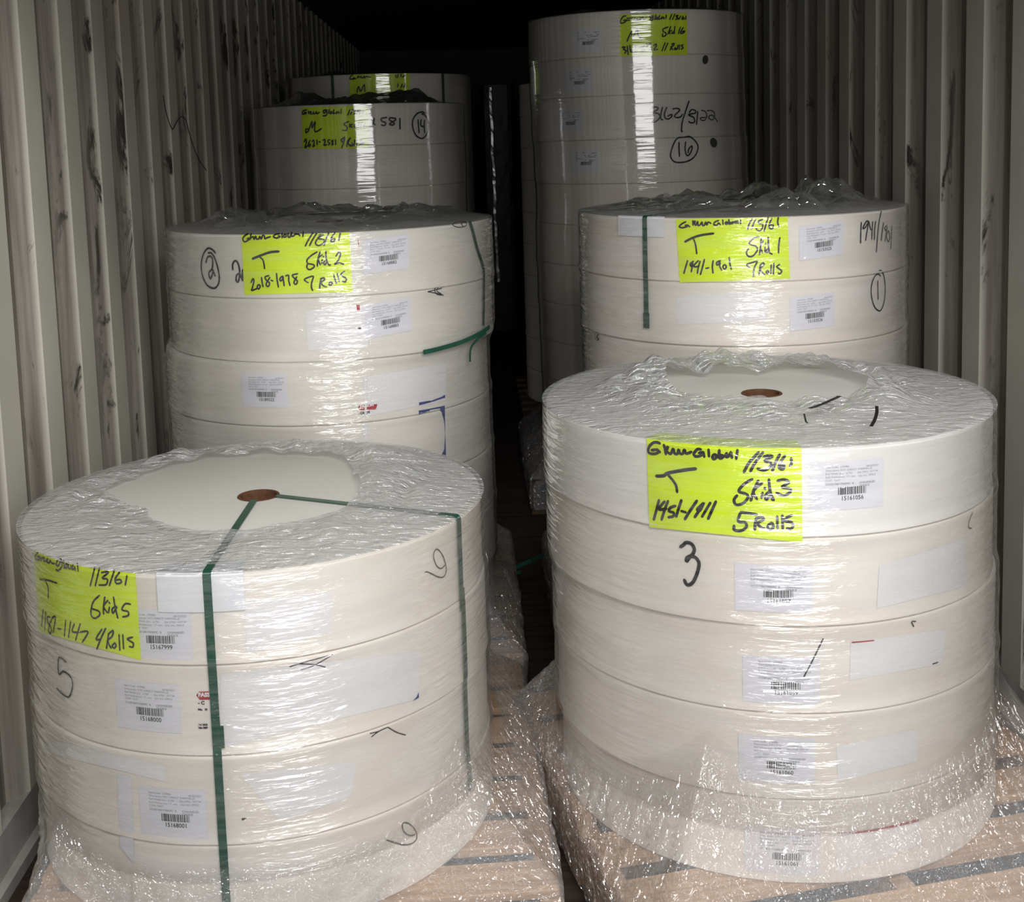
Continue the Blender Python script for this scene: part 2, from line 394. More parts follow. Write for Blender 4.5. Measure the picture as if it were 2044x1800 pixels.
TONE = {'3': ['white', 'cream', 'cream', 'cream', 'cream'], '5': ['cream']*4, '2': ['grey']*2+['grey']*5, '1': ['cream']*7,
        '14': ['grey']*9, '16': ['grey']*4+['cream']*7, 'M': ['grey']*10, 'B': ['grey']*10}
TWORD = {'white': 'white', 'cream': 'cream', 'grey': 'pale'}

def build_roll(s, i):
    x, y, z0, z1 = s.rolls[i]; h = z1-z0; R = s.R; n = s.seg; sd = hash(s.key) % 17+i*3.7 if False else (ord(s.key[0])*.7+i*3.7)
    bev = .005; rc = .043
    prof = [(rc, 0.0), (R-bev, 0.0), (R-.001, bev*.6)]
    nz = 12 if n >= 128 else 6
    for k in range(nz+1): prof.append((R, bev+(h-2*bev)*k/nz))
    prof += [(R-.0012, h-bev*.45), (R-bev, h-.0003), (rc, h-.0003)]
    vs, uv, fs, mi = [], [], [], []
    for (r, z) in prof:
        for k in range(n):
            t = 2*math.pi*k/n
            rr = r
            if r > R-.002: rr = r + .0034*math.exp(-(z/.009)**2) + .0009*fbm(math.cos(t)*3+sd, math.sin(t)*3, z*30+sd)-.0004
            vs.append((rr*math.cos(t), rr*math.sin(t), z)); uv.append((t*R, z0+z))
    m = len(prof)
    fs = grid_faces(m, n, wrap=True)
    for r in range(m-1):
        mi += [1 if (r == 0 or r >= m-2) else 0]*n
    ring = [[(m-1)*n+k for k in range(n)], [k for k in range(n)]]
    tone = TONE[s.key][i]
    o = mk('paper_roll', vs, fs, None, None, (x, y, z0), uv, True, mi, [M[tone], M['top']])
    where = ORD[i] if i < s.n-1 else 'bottom'
    tag(o, '%s paper roll, %s %s' % (TWORD[tone], where, WHERE[s.key]), 'paper roll', 'paper rolls stacked on the skids')
    # cardboard core tube
    cv = []; cf = []
    for (r, z) in ((rc-.0005, .001), (rc-.0005, h+.0008), (rc-.006, h+.0008), (rc-.006, .001)):
        for k in range(32):
            t = 2*math.pi*k/32; cv.append((r*math.cos(t), r*math.sin(t), z))
    mk('core', cv, grid_faces(4, 32, wrap=True), M['core'], o, smooth=False)
    return o

for key, s in ST.items():
    for i in range(s.n): s.objs.append(build_roll(s, i))

# ------------------------------------------------------------------ things lying on the rolls' surface
def cyl_pt(rx, ry, r, th, z, loc): return (rx+r*math.cos(th)-loc[0], ry+r*math.sin(th)-loc[1], z-loc[2])
def ribbon(paths, width, rx, ry, R, off, taper=.75):
    """marker strokes (lists of (theta, z)) as ribbons on a cylinder"""
    mb = MB(); loc = (0, 0, 0)
    for p in paths:
        P = [np.array((th*R, z)) for th, z in p]
        Q = [P[0]]
        for a in P[1:]:
            if np.linalg.norm(a-Q[-1]) > 2e-4: Q.append(a)
        if len(Q) == 1: Q.append(Q[0]+np.array((width*.4, 0)))
        nrm = []
        for k in range(len(Q)):
            d = Q[min(k+1, len(Q)-1)]-Q[max(k-1, 0)]; d = d/(np.linalg.norm(d)+1e-9); nrm.append((d, np.array((-d[1], d[0]))))
        rows = []
        d0 = nrm[0][0]; d1 = nrm[-1][0]
        rows.append((Q[0]-d0*width*.42, nrm[0][1], .35)); 
        for k in range(len(Q)): rows.append((Q[k], nrm[k][1], 1.0 if 0 < k < len(Q)-1 else .92))
        rows.append((Q[-1]+d1*width*.42, nrm[-1][1], .3*taper+.1))
        vs = []
        for c, nn, w in rows:
            for sg in (-.5, .5):
                q = c+nn*width*w*sg
                vs.append((rx+(R+off)*math.cos(q[0]/R), ry+(R+off)*math.sin(q[0]/R), q[1]))
        mb.add(vs, [(2*k, 2*k+1, 2*k+3, 2*k+2) for k in range(len(rows)-1)])
    return mb
def localize(mb, loc): mb.v = [(a-loc[0], b_-loc[1], c-loc[2]) for a, b_, c in mb.v]; return mb
def roll_at(s, z):
    for i, r in enumerate(s.rolls):
        if z > r[2]: return i
    return s.n-1
def stroke_mesh(s, i, strokes, org, sc, wpx, off):
    rx, ry, z0, z1 = s.rolls[i]
    paths = []
    for st in strokes:
        pts = smooth_line(st)
        paths.append([on_cyl(org[0]+a/sc, org[1]+b_/sc, rx, ry, s.R+off) for a, b_ in pts])
    d = math.hypot(rx, ry)-s.R
    w = 1.32*wpx/sc*d/F
    return ribbon(paths, w, rx, ry, s.R, off)
def writing(s, i, strokes, org, sc, wpx, m='ink', name='marker_writing', label=None):
    mb = stroke_mesh(s, i, strokes, org, sc, wpx, .0016)
    o = localize(mb, s.objs[i].location).build(name, M[m], s.objs[i])
    if label: o['label'] = label
    return o
def px_patch(s, i, quad, off, nu=14, nv=5, zmax=True):
    rx, ry, z0, z1 = s.rolls[i]; vs = []
    (ax, ay), (bx, by), (cx_, cy_), (dx, dy) = quad
    for v in range(nv):
        for u in range(nu):
            a, b_ = u/(nu-1), v/(nv-1)
            X = (ax*(1-a)+bx*a)*(1-b_)+(dx*(1-a)+cx_*a)*b_; Y = (ay*(1-a)+by*a)*(1-b_)+(dy*(1-a)+cy_*a)*b_
            th, z = on_cyl(X, Y, rx, ry, s.R+off)
            if zmax: z = min(z, z1-.001)
            vs.append((rx+(s.R+off)*math.cos(th), ry+(s.R+off)*math.sin(th), z))
    return vs, grid_faces(nv, nu, flip=True)
def patch(s, i, quad, m, name, off=.0009, nu=14, nv=5):
    vs, fs = px_patch(s, i, quad, off, nu, nv)
    l = s.objs[i].location
    return mk(name, [(a-l[0], b_-l[1], c-l[2]) for a, b_, c in vs], fs, M[m], s.objs[i])
def poly(s, i, pts, org, sc, m, name, off=.0013, parent=None):
    """printed shapes (one outline or a list of outlines) laid on roll i"""
    rx, ry, z0, z1 = s.rolls[i]; l = s.objs[i].location
    outlines = pts if isinstance(pts[0], list) else [pts]
    bm = bmesh.new()
    for ol in outlines:
        P = [Vector((org[0]+a/sc, org[1]+b_/sc, 0)) for a, b_ in ol]
        vs = []
        for q in P:
            th, z = on_cyl(q.x, q.y, rx, ry, s.R+off)
            vs.append(bm.verts.new((th*s.R, z-l[2], 0)))
        for t in tessellate_polygon([P]):
            try: bm.faces.new([vs[k] for k in t])
            except ValueError: pass
    for _k in range(8):
        e = [q for q in bm.edges if q.calc_length() > .008]
        if not e: break
        bmesh.ops.subdivide_edges(bm, edges=e, cuts=1); bmesh.ops.triangulate(bm, faces=bm.faces[:])
    for q in bm.verts:
        th = q.co.x/s.R; q.co = Vector(((s.R+off)*math.cos(th)+rx-l[0], (s.R+off)*math.sin(th)+ry-l[1], q.co.y))
    me = bpy.data.meshes.new(name); bm.to_mesh(me); bm.free(); me.materials.append(M[m])
    o = bpy.data.objects.new(name, me); COL.objects.link(o); o.parent = parent or s.objs[i]
    return o
def flat_to_roll(s, i, pts2d, th0, zc, off, tilt=0.0):
    """flat label coordinates (metres, x right, y up) wrapped round roll i"""
    rx, ry, z0, z1 = s.rolls[i]; l = s.objs[i].location; out = []
    for a, b_ in pts2d:
        th = th0+a/s.R; z = zc+b_+a*tilt
        out.append((rx+(s.R+off)*math.cos(th)-l[0], ry+(s.R+off)*math.sin(th)-l[1], z-l[2]))
    return out
U = .00085
LINES = [(-57, 50, 'Item Code:  27098A', 0), (30, 48, '08/30/2023', 0), (-57, 43, 'Description: NTC DIRECT THERMAL-JS', 0),
         (-57, 36, 'Roll Width (in):   6.750', 0), (10, 36, 'Qty (MSI): 1077.94', 0), (-57, 29, 'Roll Width(mm): 171 mm', 0), (12, 29, 'Qty (m): 2993.0', 0),
         (-57, 22, 'COM  TEXT', 0), (-57, 14, 'CCGE12001750059C  B', 1), (15, 14, 'CHANNELED', 1), (15, 8, 'CHOICE', 1)]
BARS = []
_r = random.Random(3); _x = -31.0
while _x < 30.5:
    w = _r.choice((.8, .8, 1.3, 1.9, 2.4)); BARS.append((_x, min(_x+w, 31))); _x += w+_r.choice((.7, .8, 1.2, 1.9))
def product_label(s, i, px, py, number, sc=1.0, tilt=0.0, rect=(-80, 66, -40, 62), near=True):
    rx, ry, z0, z1 = s.rolls[i]; u = U*sc
    th0, zc = on_cyl(px, py, rx, ry, s.R)
    x0, x1, y0, y1 = rect
    y1 = min(y1*u, z1-zc-.004)/u; y0 = max(y0*u, z0-zc+.003)/u
    nu = 12; pts = [((x0+(x1-x0)*k/(nu-1))*u, yy_*u) for yy_ in (y0, y1) for k in range(nu)]
    o = mk('product_label', flat_to_roll(s, i, pts, th0, zc, .0008, tilt), grid_faces(2, nu), M['label'], s.objs[i])
    mb = MB()
    for a, b_ in BARS:
        q = [(a*u, -8*u), (b_*u, -8*u), (b_*u, 8*u), (a*u, 8*u)]
        mb.add(flat_to_roll(s, i, q, th0, zc, .0012, tilt), [(0, 1, 2, 3)])
    mb.build('barcode', M['print'], o)
    if number:
        v, f = text2d(number, 13.0, 'CENTER', .12)
        mk('number', flat_to_roll(s, i, [(a*u*.95, (b_-20)*u) for a, b_ in v], th0, zc, .0012, tilt), f, M['print'], o)
    mb = MB()
    for (a, b_, t, bold) in LINES:
        v, f = text2d(t, 6.0, 'LEFT', .12 if bold else 0.0)
        if not near:
            w = max(p[0] for p in v); v = [(0, 0), (w, 0), (w, 3), (0, 3)]; f = [(0, 1, 2, 3)]
        mb.add(flat_to_roll(s, i, [((p+a)*u, (q+b_-1)*u) for p, q in v], th0, zc, .0011, tilt), f)
    mb.build('small_print', M['fine'], o)
    return o

# ------------------------------------------------------------------ product labels and plain sheets on the rolls
def Z(s, py_list): pass
for i, (x, y, n, t) in enumerate([(1701, 978, '15161056', .0), (1554, 1185, '15161057', 0), (1569, 1368, '15161059', 0), (1560, 1527, '15161060', 0), (1571, 1709, '15161061', 0)]):
    product_label(ST['3'], i, x, y, n, rect=(-90, 70, -40, 62))
for i, (x, y, n, t) in enumerate([(321, 1276, '15167999', .02), (300, 1420, '15168000', 0), (351, 1632, '15168001', 0)]):
    product_label(ST['5'], i, x, y, n, tilt=t, rect=(-80, 66, -42, 62))
for i, (x, y, n, t) in enumerate([(776, 514, '15168882', .06), (780, 641, '15168883', .09), (532, 787, '15189522', 0)]):
    product_label(ST['2'], i, x, y, n, tilt=t)
for i, (x, y, n, t) in enumerate([(1645, 487, '15153525', .08), (1627, 629, '15153526', .06)]):
    product_label(ST['1'], i, x, y, n, tilt=t)
for i, (x, y) in enumerate([(1174, 86), (1157, 165), (1139, 246), (1170, 326)]):
    product_label(ST['16'], i, x, y, None, near=False)
s5, s3, s2, s1, s14, s16, sM = (ST[k] for k in ('5', '3', '2', '1', '14', '16', 'M'))
patch(s5, 0, [(488, 1200), (662, 1183), (660, 1262), (492, 1305)], 'sheet', 'plain_sheet', .0007)
patch(s5, 1, [(440, 1345), (838, 1300), (836, 1395), (440, 1492)], 'sheet', 'plain_sheet', .0007, 24)
patch(s5, 2, [(76, 1470), (330, 1528), (330, 1560), (85, 1500)], 'sheet', 'torn_paper_edge', .0009)
patch(s5, 2, [(234, 1545), (262, 1550), (268, 1725), (240, 1690)], 'label', 'paper_tape', .0009, 4)
patch(s5, 2, [(480, 1545), (712, 1520), (700, 1590), (560, 1640)], 'sheet', 'plain_sheet', .0007)
patch(s3, 1, [(1755, 1130), (1925, 1075), (1928, 1170), (1750, 1215)], 'sheet', 'plain_sheet', .0007)
patch(s3, 2, [(1698, 1283), (1890, 1255), (1880, 1325), (1696, 1358)], 'sheet', 'plain_sheet', .0007)
patch(s3, 3, [(1670, 1490), (1830, 1455), (1830, 1520), (1672, 1560)], 'sheet', 'plain_sheet', .0007)
patch(s3, 4, [(1670, 1670), (1835, 1640), (1840, 1685), (1672, 1745)], 'sheet', 'plain_sheet', .0007)
patch(s2, 1, [(610, 620), (730, 612), (735, 690), (615, 700)], 'sheet', 'plain_sheet', .0007)
patch(s2, 2, [(733, 752), (890, 725), (890, 800), (733, 830)], 'sheet', 'plain_sheet', .0007)
patch(s1, 1, [(1350, 592), (1535, 580), (1530, 640), (1352, 648)], 'sheet', 'plain_sheet', .0007)
# red, blue and grey print
C28 = (700, 780); 
poly(s2, 2, [(1268, 215), (1440, 185), (1480, 180), (1480, 190), (1575, 150), (1690, 110), (1750, 70), (1756, 125), (1270, 270)], C28, 9.29, 'blue', 'blue_band')
poly(s2, 3, [(1262, 365), (1745, 272), (1750, 520), (1755, 800), (1770, 1225), (1680, 1195), (1740, 1080), (1752, 800), (1735, 560), (1690, 400), (1650, 325), (1470, 355), (1460, 380), (1265, 435)], C28, 9.29, 'blue', 'blue_band')
def logo(s, i, pts, org, sc, tx, ty, size, text, tilt=0.0, split=False):
    o = poly(s, i, pts, org, sc, 'red', 'red_badge', .0012)
    rx, ry, z0, z1 = s.rolls[i]
    th0, zc = on_cyl(org[0]+tx/sc, org[1]+ty/sc, rx, ry, s.R)
    v, f = text2d(text, size, 'LEFT', .0006)
    mk('badge_lettering', flat_to_roll(s, i, v, th0, zc, .0017, tilt), f, M['sheet'], o)
    return o
def print_text(s, i, px, py, size, text, tilt=0.0, m='print'):
    rx, ry, z0, z1 = s.rolls[i]; th0, zc = on_cyl(px, py, rx, ry, s.R)
    v, f = text2d(text, size, 'LEFT', .0004)
    mk('printed_text', flat_to_roll(s, i, v, th0, zc, .0015, tilt), f, M[m], s.objs[i])
logo(s2, 2, [(135, 310), (170, 262), (495, 245), (480, 310), (460, 345), (175, 355)], C28, 9.29, 170, 312, .0098, 'FASSON', .04)
print_text(s2, 2, 715, 827, .008, '- CARDS', .04)
patch(s2, 2, [(727, 752), (732, 752), (732, 832), (728, 832)], 'sheet', 'paper_tape', .002, 3)
patch(s2, 3, [(727, 833), (733, 833), (733, 905), (727, 905)], 'sheet', 'paper_tape', .002, 3)
print_text(s2, 1, 714, 657, .008, '06')
poly(s2, 1, [(95, 1270), (155, 1270), (160, 1365), (110, 1370)], (700, 460), 8.57, 'red', 'red_corner')
poly(s2, 0, [(120, 165), (132, 165), (145, 255), (135, 262)], (700, 460), 8.57, 'red', 'red_corner')
logo(s5, 1, [(180, 410), (260, 305), (800, 285), (740, 540), (280, 548)], (380, 1360), 15, 245, 440, .0098, 'FASSON', .0)
print_text(s5, 1, 396, 1405, .0085, '- C')
print_text(s5, 1, 396, 1417, .005, 'No.   M')
print_text(s5, 1, 397, 1447, .004, 'Ref. 2012')
print_text(s5, 1, 397, 1453, .004, 'Min. 2023')
print_text(s5, 2, 483, 1636, .005, '279')
poly(s5, 1, [(1880, 690), (1882, 765), (1800, 812), (1850, 755)], (560, 1280), 6.813, 'blue', 'blue_corner')
rs = poly(s3, 4, [(870, 195), (1080, 175), (1250, 140), (1375, 108), (1378, 121), (1200, 165), (1060, 192), (990, 200), (875, 202)], (1400, 1600), 3.174, 'red', 'red_band')
rx, ry, z0, z1 = s3.rolls[4]; th0, zc = on_cyl(1676, 1665, rx, ry, s3.R); v, f = text2d('FASSON', .0075, 'LEFT', .0004)
mk('badge_lettering', flat_to_roll(s3, 4, v, th0, zc, .0017, .035), f, M['sheet'], rs)
poly(s3, 2, [(1700, 1281), (1745, 1277), (1745, 1279), (1701, 1283.5)], (0, 0), 1, 'red', 'red_edge')

# ------------------------------------------------------------------ marker writing straight on the rolls
A3 = (1280, 870); q3 = 5.806
writing(s3, 1, [[(455, 1285), (490, 1262), (520, 1236), (580, 1250), (615, 1310), (592, 1375), (530, 1412), (527, 1452), (570, 1400), (630, 1410), (670, 1480), (645, 1600), (595, 1700), (535, 1727), (500, 1670)]], A3, q3, 33)
A5 = (0, 1100); q5 = 6.0
writing(s5, 1, [[(790, 1325), (710, 1270), (695, 1350), (705, 1470), (760, 1440), (840, 1500), (870, 1600), (830, 1740), (760, 1720), (680, 1640)]], A5, q5, 19)
writing(s5, 0, [[(820, 810), (740, 905), (660, 925), (540, 830), (450, 600), (450, 400), (540, 270), (660, 350), (780, 560), (860, 850), (860, 1050), (800, 1190), (690, 1230), (560, 1200), (250, 1050), (150, 1055)]], (840, 1080), 17.03, 34, 'inkgrey')
writing(s5, 3, [[(800, 1285), (700, 1305), (590, 1240), (545, 1140), (560, 1055), (640, 1045), (750, 1120), (830, 1240), (830, 1380), (720, 1470), (560, 1490), (400, 1450), (225, 1395)]], (750, 1540), 10.22, 24, 'inkgrey')
writing(s5, 1, [[(125, 345), (300, 290), (705, 180)], [(705, 180), (560, 270), (400, 350), (280, 385)], [(260, 305), (460, 315), (610, 350)]], (560, 1280), 6.813, 11, 'purple', 'pen_mark')
writing(s5, 2, [[(1240, 1295), (1340, 1220), (1460, 1165)], [(1220, 1250), (1330, 1225)], [(1460, 1165), (1580, 1235), (1700, 1272)]], (560, 1280), 6.813, 12, 'purple', 'pen_mark')
writing(s3, 2, [[(1643, 1275), (1625, 1312), (1605, 1350)]], (0, 0), 1, 2.4, 'inkgrey', 'pen_mark')
writing(s3, 1, [[(1942, 1022), (1935, 1040), (1934, 1052), (1940, 1054)]], (0, 0), 1, 1.6, 'inkgrey', 'pen_mark')
writing(s3, 2, [[(1828, 1240), (1820, 1241), (1824, 1250)], [(1862, 1325), (1872, 1322)]], (0, 0), 1, 2.2, 'inkgrey', 'pen_mark')
A2 = (320, 380); q2 = 6.813
writing(s2, 0, [[(750, 850), (700, 800), (640, 790), (580, 880), (555, 1030), (580, 1180), (640, 1290), (730, 1330), (790, 1270), (800, 1160), (770, 1010), (730, 900), (690, 850), (650, 850)],
                [(620, 980), (640, 910), (680, 895), (710, 940), (705, 1060), (660, 1120), (680, 1200), (715, 1110), (700, 1050), (745, 1160)],
                [(985, 1075), (985, 1000), (1020, 955), (1060, 1000), (1080, 1120), (1060, 1240), (1030, 1220), (1040, 1150), (1080, 1140), (1120, 1225)],
                [(1122, 1080), (1115, 1140), (1130, 1190)]], A2, q2, 21)
writing(s2, 0, [[(1780, 180), (1730, 182), (1705, 200), (1740, 215), (1780, 207), (1785, 187), (1755, 187), (1765, 210)]], (320, 380), 2.92, 4, 'inkgrey', 'pen_mark')
writing(s2, 1, [[(1650, 560), (1610, 560), (1600, 585), (1615, 605), (1650, 610)], [(1560, 590), (1640, 570)], [(1560, 590), (1640, 605)], [(1625, 555), (1612, 585), (1635, 600)]], (320, 380), 2.92, 4.5, 'ink', 'pen_mark')
A1b = (1700, 420); q1b = 8.18
writing(s1, 0, [[(158, 195), (150, 360), (147, 530)], [(275, 180), (240, 180), (185, 285), (220, 280), (280, 182)], [(275, 200), (255, 320), (230, 485)], [(285, 190), (310, 300), (340, 312)], [(345, 185), (335, 330), (330, 465)],
                [(393, 180), (375, 330), (372, 475)], [(485, 15), (440, 250), (405, 675)], [(522, 205), (500, 350), (485, 485)]], A1b, q1b, 21)
writing(s1, 0, [[(575, 240), (540, 290), (565, 322), (582, 260), (560, 400), (545, 505)], [(600, 330), (570, 420), (600, 510), (625, 430), (603, 332)], [(655, 260), (650, 450), (638, 630)]], A1b, q1b, 16, 'inkgrey')
writing(s1, 1, [[(475, 1070), (430, 1035), (370, 1090), (325, 1230), (325, 1400), (370, 1560), (430, 1630), (480, 1625), (530, 1500), (550, 1300), (535, 1100), (500, 1000), (465, 980), (435, 1010)], [(428, 1150), (430, 1300), (434, 1450)]], A1b, q1b, 19)
writing(s1, 2, [[(138, 950), (142, 985)], [(160, 955), (148, 970), (160, 980), (150, 990)]], (1140, 340), 2.92, 5)
A14 = (590, 205); q14 = 7.3
writing(s14, 0, [[(1105, 260), (1120, 225), (1145, 240), (1130, 290), (1100, 330), (1110, 290), (1160, 320)], [(1325, 215), (1250, 230), (1260, 270), (1310, 290), (1300, 330), (1250, 325)], [(1460, 230), (1380, 220), (1370, 250), (1440, 300), (1410, 325), (1370, 310), (1460, 250)], [(1520, 230), (1522, 380)],
                 [(1880, 150), (1840, 135), (1770, 160), (1710, 250), (1710, 370), (1760, 480), (1850, 520), (1920, 440), (1940, 340), (1920, 230), (1870, 170), (1840, 165)], [(1785, 250), (1800, 440)], [(1830, 250), (1825, 330), (1880, 350)], [(1880, 255), (1875, 350), (1880, 435)]], A14, q14, 19)
A16 = (1280, 190); q16 = 12.0
writing(s16, 2, [[(210, 340), (320, 285), (400, 300), (370, 360), (210, 435), (380, 430), (450, 500), (400, 590), (270, 675), (270, 640), (310, 580)], [(510, 290), (475, 430), (470, 560), (515, 590)], [(610, 290), (560, 430), (570, 540), (650, 570), (725, 510), (720, 460), (640, 500)],
                 [(760, 330), (860, 315), (920, 360), (820, 460), (800, 510), (870, 540), (950, 510), (985, 460)], [(1145, 140), (1050, 420), (980, 660), (965, 860), (990, 860)],
                 [(1155, 410), (1210, 345), (1300, 370), (1290, 430), (1130, 465), (1250, 530), (1280, 610), (1260, 655), (1180, 660), (1140, 630)], [(1355, 390), (1340, 540), (1325, 700)]], A16, q16, 28)
writing(s16, 2, [[(1440, 360), (1530, 390), (1570, 480), (1530, 590), (1450, 600), (1415, 545), (1530, 535)], [(1580, 370), (1690, 370), (1760, 440), (1740, 560), (1680, 590), (1615, 540), (1640, 490), (1720, 490), (1830, 635)]], A16, q16, 22, 'inkgrey')
writing(s16, 3, [[(1145, 985), (1050, 1000), (870, 1030), (770, 1180), (710, 1370), (710, 1490), (790, 1590), (950, 1610), (1140, 1570), (1290, 1450), (1360, 1260), (1320, 1130), (1200, 1010), (1130, 990)], [(905, 1130), (905, 1300), (915, 1460)], [(1065, 1120), (1050, 1280), (1080, 1420), (1130, 1440), (1190, 1360), (1220, 1250), (1200, 1220), (1140, 1290), (1120, 1380)]], A16, q16, 28)
def blotch(s, i, px, py, rx, ry, rot): poly(s, i, [(px+rx*math.cos(t)*math.cos(rot)-ry*math.sin(t)*math.sin(rot), py+rx*math.cos(t)*math.sin(rot)+ry*math.sin(t)*math.cos(rot)) for t in [k*2*math.pi/14 for k in range(14)]], (0, 0), 1, 'black', 'ink_blotch')
blotch(s16, 3, 1424.6, 284.6, 7, 10, -.25); blotch(s16, 1, 1408, 119, 6, 9, .1)

# ------------------------------------------------------------------ the fluorescent skid sheets with their writing
def skid_tag(s, quad, org, sc, groups, label, fold=False):
    vs, fs = px_patch(s, 0, quad, .0022, 18, 6)
    c = np.mean(np.array(vs), axis=0)
    if fold:      # the sheet turns over the rim and lies a little way on the roll's end
        rx, ry, z0, z1 = s.rolls[0]
        k = len(vs); n = 18
        row = vs[:n]
        for j, r in enumerate((s.R+.0015, s.R-.006, s.R-.05)):
            for a in row:
                th = math.atan2(a[1]-ry, a[0]-rx); zz = (a[2]+z1)/2 if j == 0 else z1+.0012
                vs.append((rx+r*math.cos(th), ry+r*math.sin(th), z1+.0008 if j == 0 else zz))
        fs += [(u, u+1, k+u+1, k+u) for u in range(n-1)]
        fs += [(k+j*n+u, k+j*n+u+1, k+(j+1)*n+u+1, k+(j+1)*n+u) for j in range(2) for u in range(n-1)]
    o = mk('skid_tag', [tuple(np.array(a)-c) for a in vs], fs, M['tag'], None, tuple(c))
    tag(o, label, 'paper sheet', 'fluorescent sheets naming the skids')
    if s.key == '5':      # words on the left and right halves of the sheet
        g2 = []
        for w, m, st in groups:
            for side in (0, 1):
                q = [p for p in st if (np.mean([a for a, _b in p]) > 1062) == bool(side)]
                if q: g2.append((w, m, q))
        groups = g2
    for w, m, strokes in groups:
        mb = stroke_mesh(s, 0, strokes, org, sc, w, .0030)
        localize(mb, c).build('marker_writing', M[m], o)
    return o
skid_tag(s3, [(1291, 877.5), (1600, 899), (1602, 1083), (1296, 1052)], A3, q3, [
 (27, 'ink', [[(215, 85), (185, 75), (140, 78), (95, 120), (80, 170), (95, 198), (140, 207), (190, 195), (190, 160), (120, 165)], [(190, 160), (217, 188)], [(262, 105), (275, 150), (285, 210)], [(285, 150), (310, 125), (295, 172), (340, 207), (370, 150), (388, 203), (420, 205), (432, 160), (450, 202), (480, 205), (500, 160), (515, 200), (545, 200), (580, 185)],
   [(690, 155), (650, 155), (610, 205), (630, 237), (690, 225), (720, 190), (670, 197)], [(720, 190), (730, 240)], [(780, 160), (785, 235)], [(840, 215), (825, 245), (840, 268), (870, 250), (865, 220), (840, 215)], [(905, 165), (902, 250), (930, 258), (950, 232), (907, 218)], [(990, 200), (975, 232), (1000, 242), (1035, 200), (1040, 190), (1050, 252)], [(1115, 165), (1100, 265)],
   [(1360, 190), (1250, 310), (1190, 420)], [(1410, 190), (1320, 310), (1265, 410)], [(1420, 240), (1490, 225), (1515, 242), (1430, 288), (1500, 310), (1500, 350), (1430, 397), (1350, 380)], [(1605, 215), (1550, 320), (1520, 405)], [(1665, 230), (1610, 310), (1600, 370), (1640, 387), (1657, 347), (1610, 352)], [(1738, 260), (1740, 320), (1725, 345)],
   [(1285, 500), (1190, 560), (1130, 640), (1210, 670), (1240, 710), (1180, 780), (1100, 797), (1075, 742), (1110, 690)], [(1355, 520), (1300, 640), (1270, 750)], [(1400, 545), (1300, 640), (1340, 730)], [(1405, 660), (1395, 715)], [(1430, 600), (1435, 612)], [(1480, 505), (1490, 620), (1520, 740)], [(1490, 640), (1440, 690), (1450, 737), (1500, 690), (1535, 742)], [(1580, 520), (1660, 505), (1710, 540), (1630, 592), (1720, 610), (1725, 650), (1650, 690), (1570, 660)],
   [(205, 745), (175, 860), (145, 970)], [(270, 760), (200, 850), (290, 842)], [(310, 755), (270, 860), (235, 970)], [(395, 810), (340, 830), (320, 870), (375, 890), (370, 930), (315, 942)], [(465, 745), (430, 850), (405, 935)], [(465, 870), (515, 885)], [(645, 750), (570, 860), (505, 965)], [(720, 780), (650, 850), (680, 862), (725, 770), (680, 850), (620, 940)], [(800, 775), (705, 935)], [(865, 760), (820, 860), (775, 960)],
   [(1340, 910), (1200, 890), (1150, 895), (1125, 990), (1200, 1000), (1220, 1050), (1160, 1097), (1080, 1090), (1075, 1040)], [(1335, 950), (1320, 1020), (1315, 1085)], [(1330, 960), (1390, 940), (1417, 967), (1350, 1012), (1390, 1060), (1430, 1072)], [(1500, 1010), (1465, 1050), (1490, 1087), (1530, 1060), (1520, 1015), (1500, 1010)], [(1575, 935), (1580, 1070)], [(1635, 920), (1640, 1075)], [(1745, 920), (1680, 950), (1665, 985), (1740, 1002), (1760, 1042), (1730, 1077), (1690, 1070)]]),
 (32, 'ink', [[(175, 465), (260, 460), (310, 430), (500, 395), (630, 380)]]), (26, 'ink', [[(310, 450), (370, 520), (405, 580), (415, 650)]])],
 'fluorescent sheet reading Skid 3, 5 Rolls, on the front right stack', fold=True)
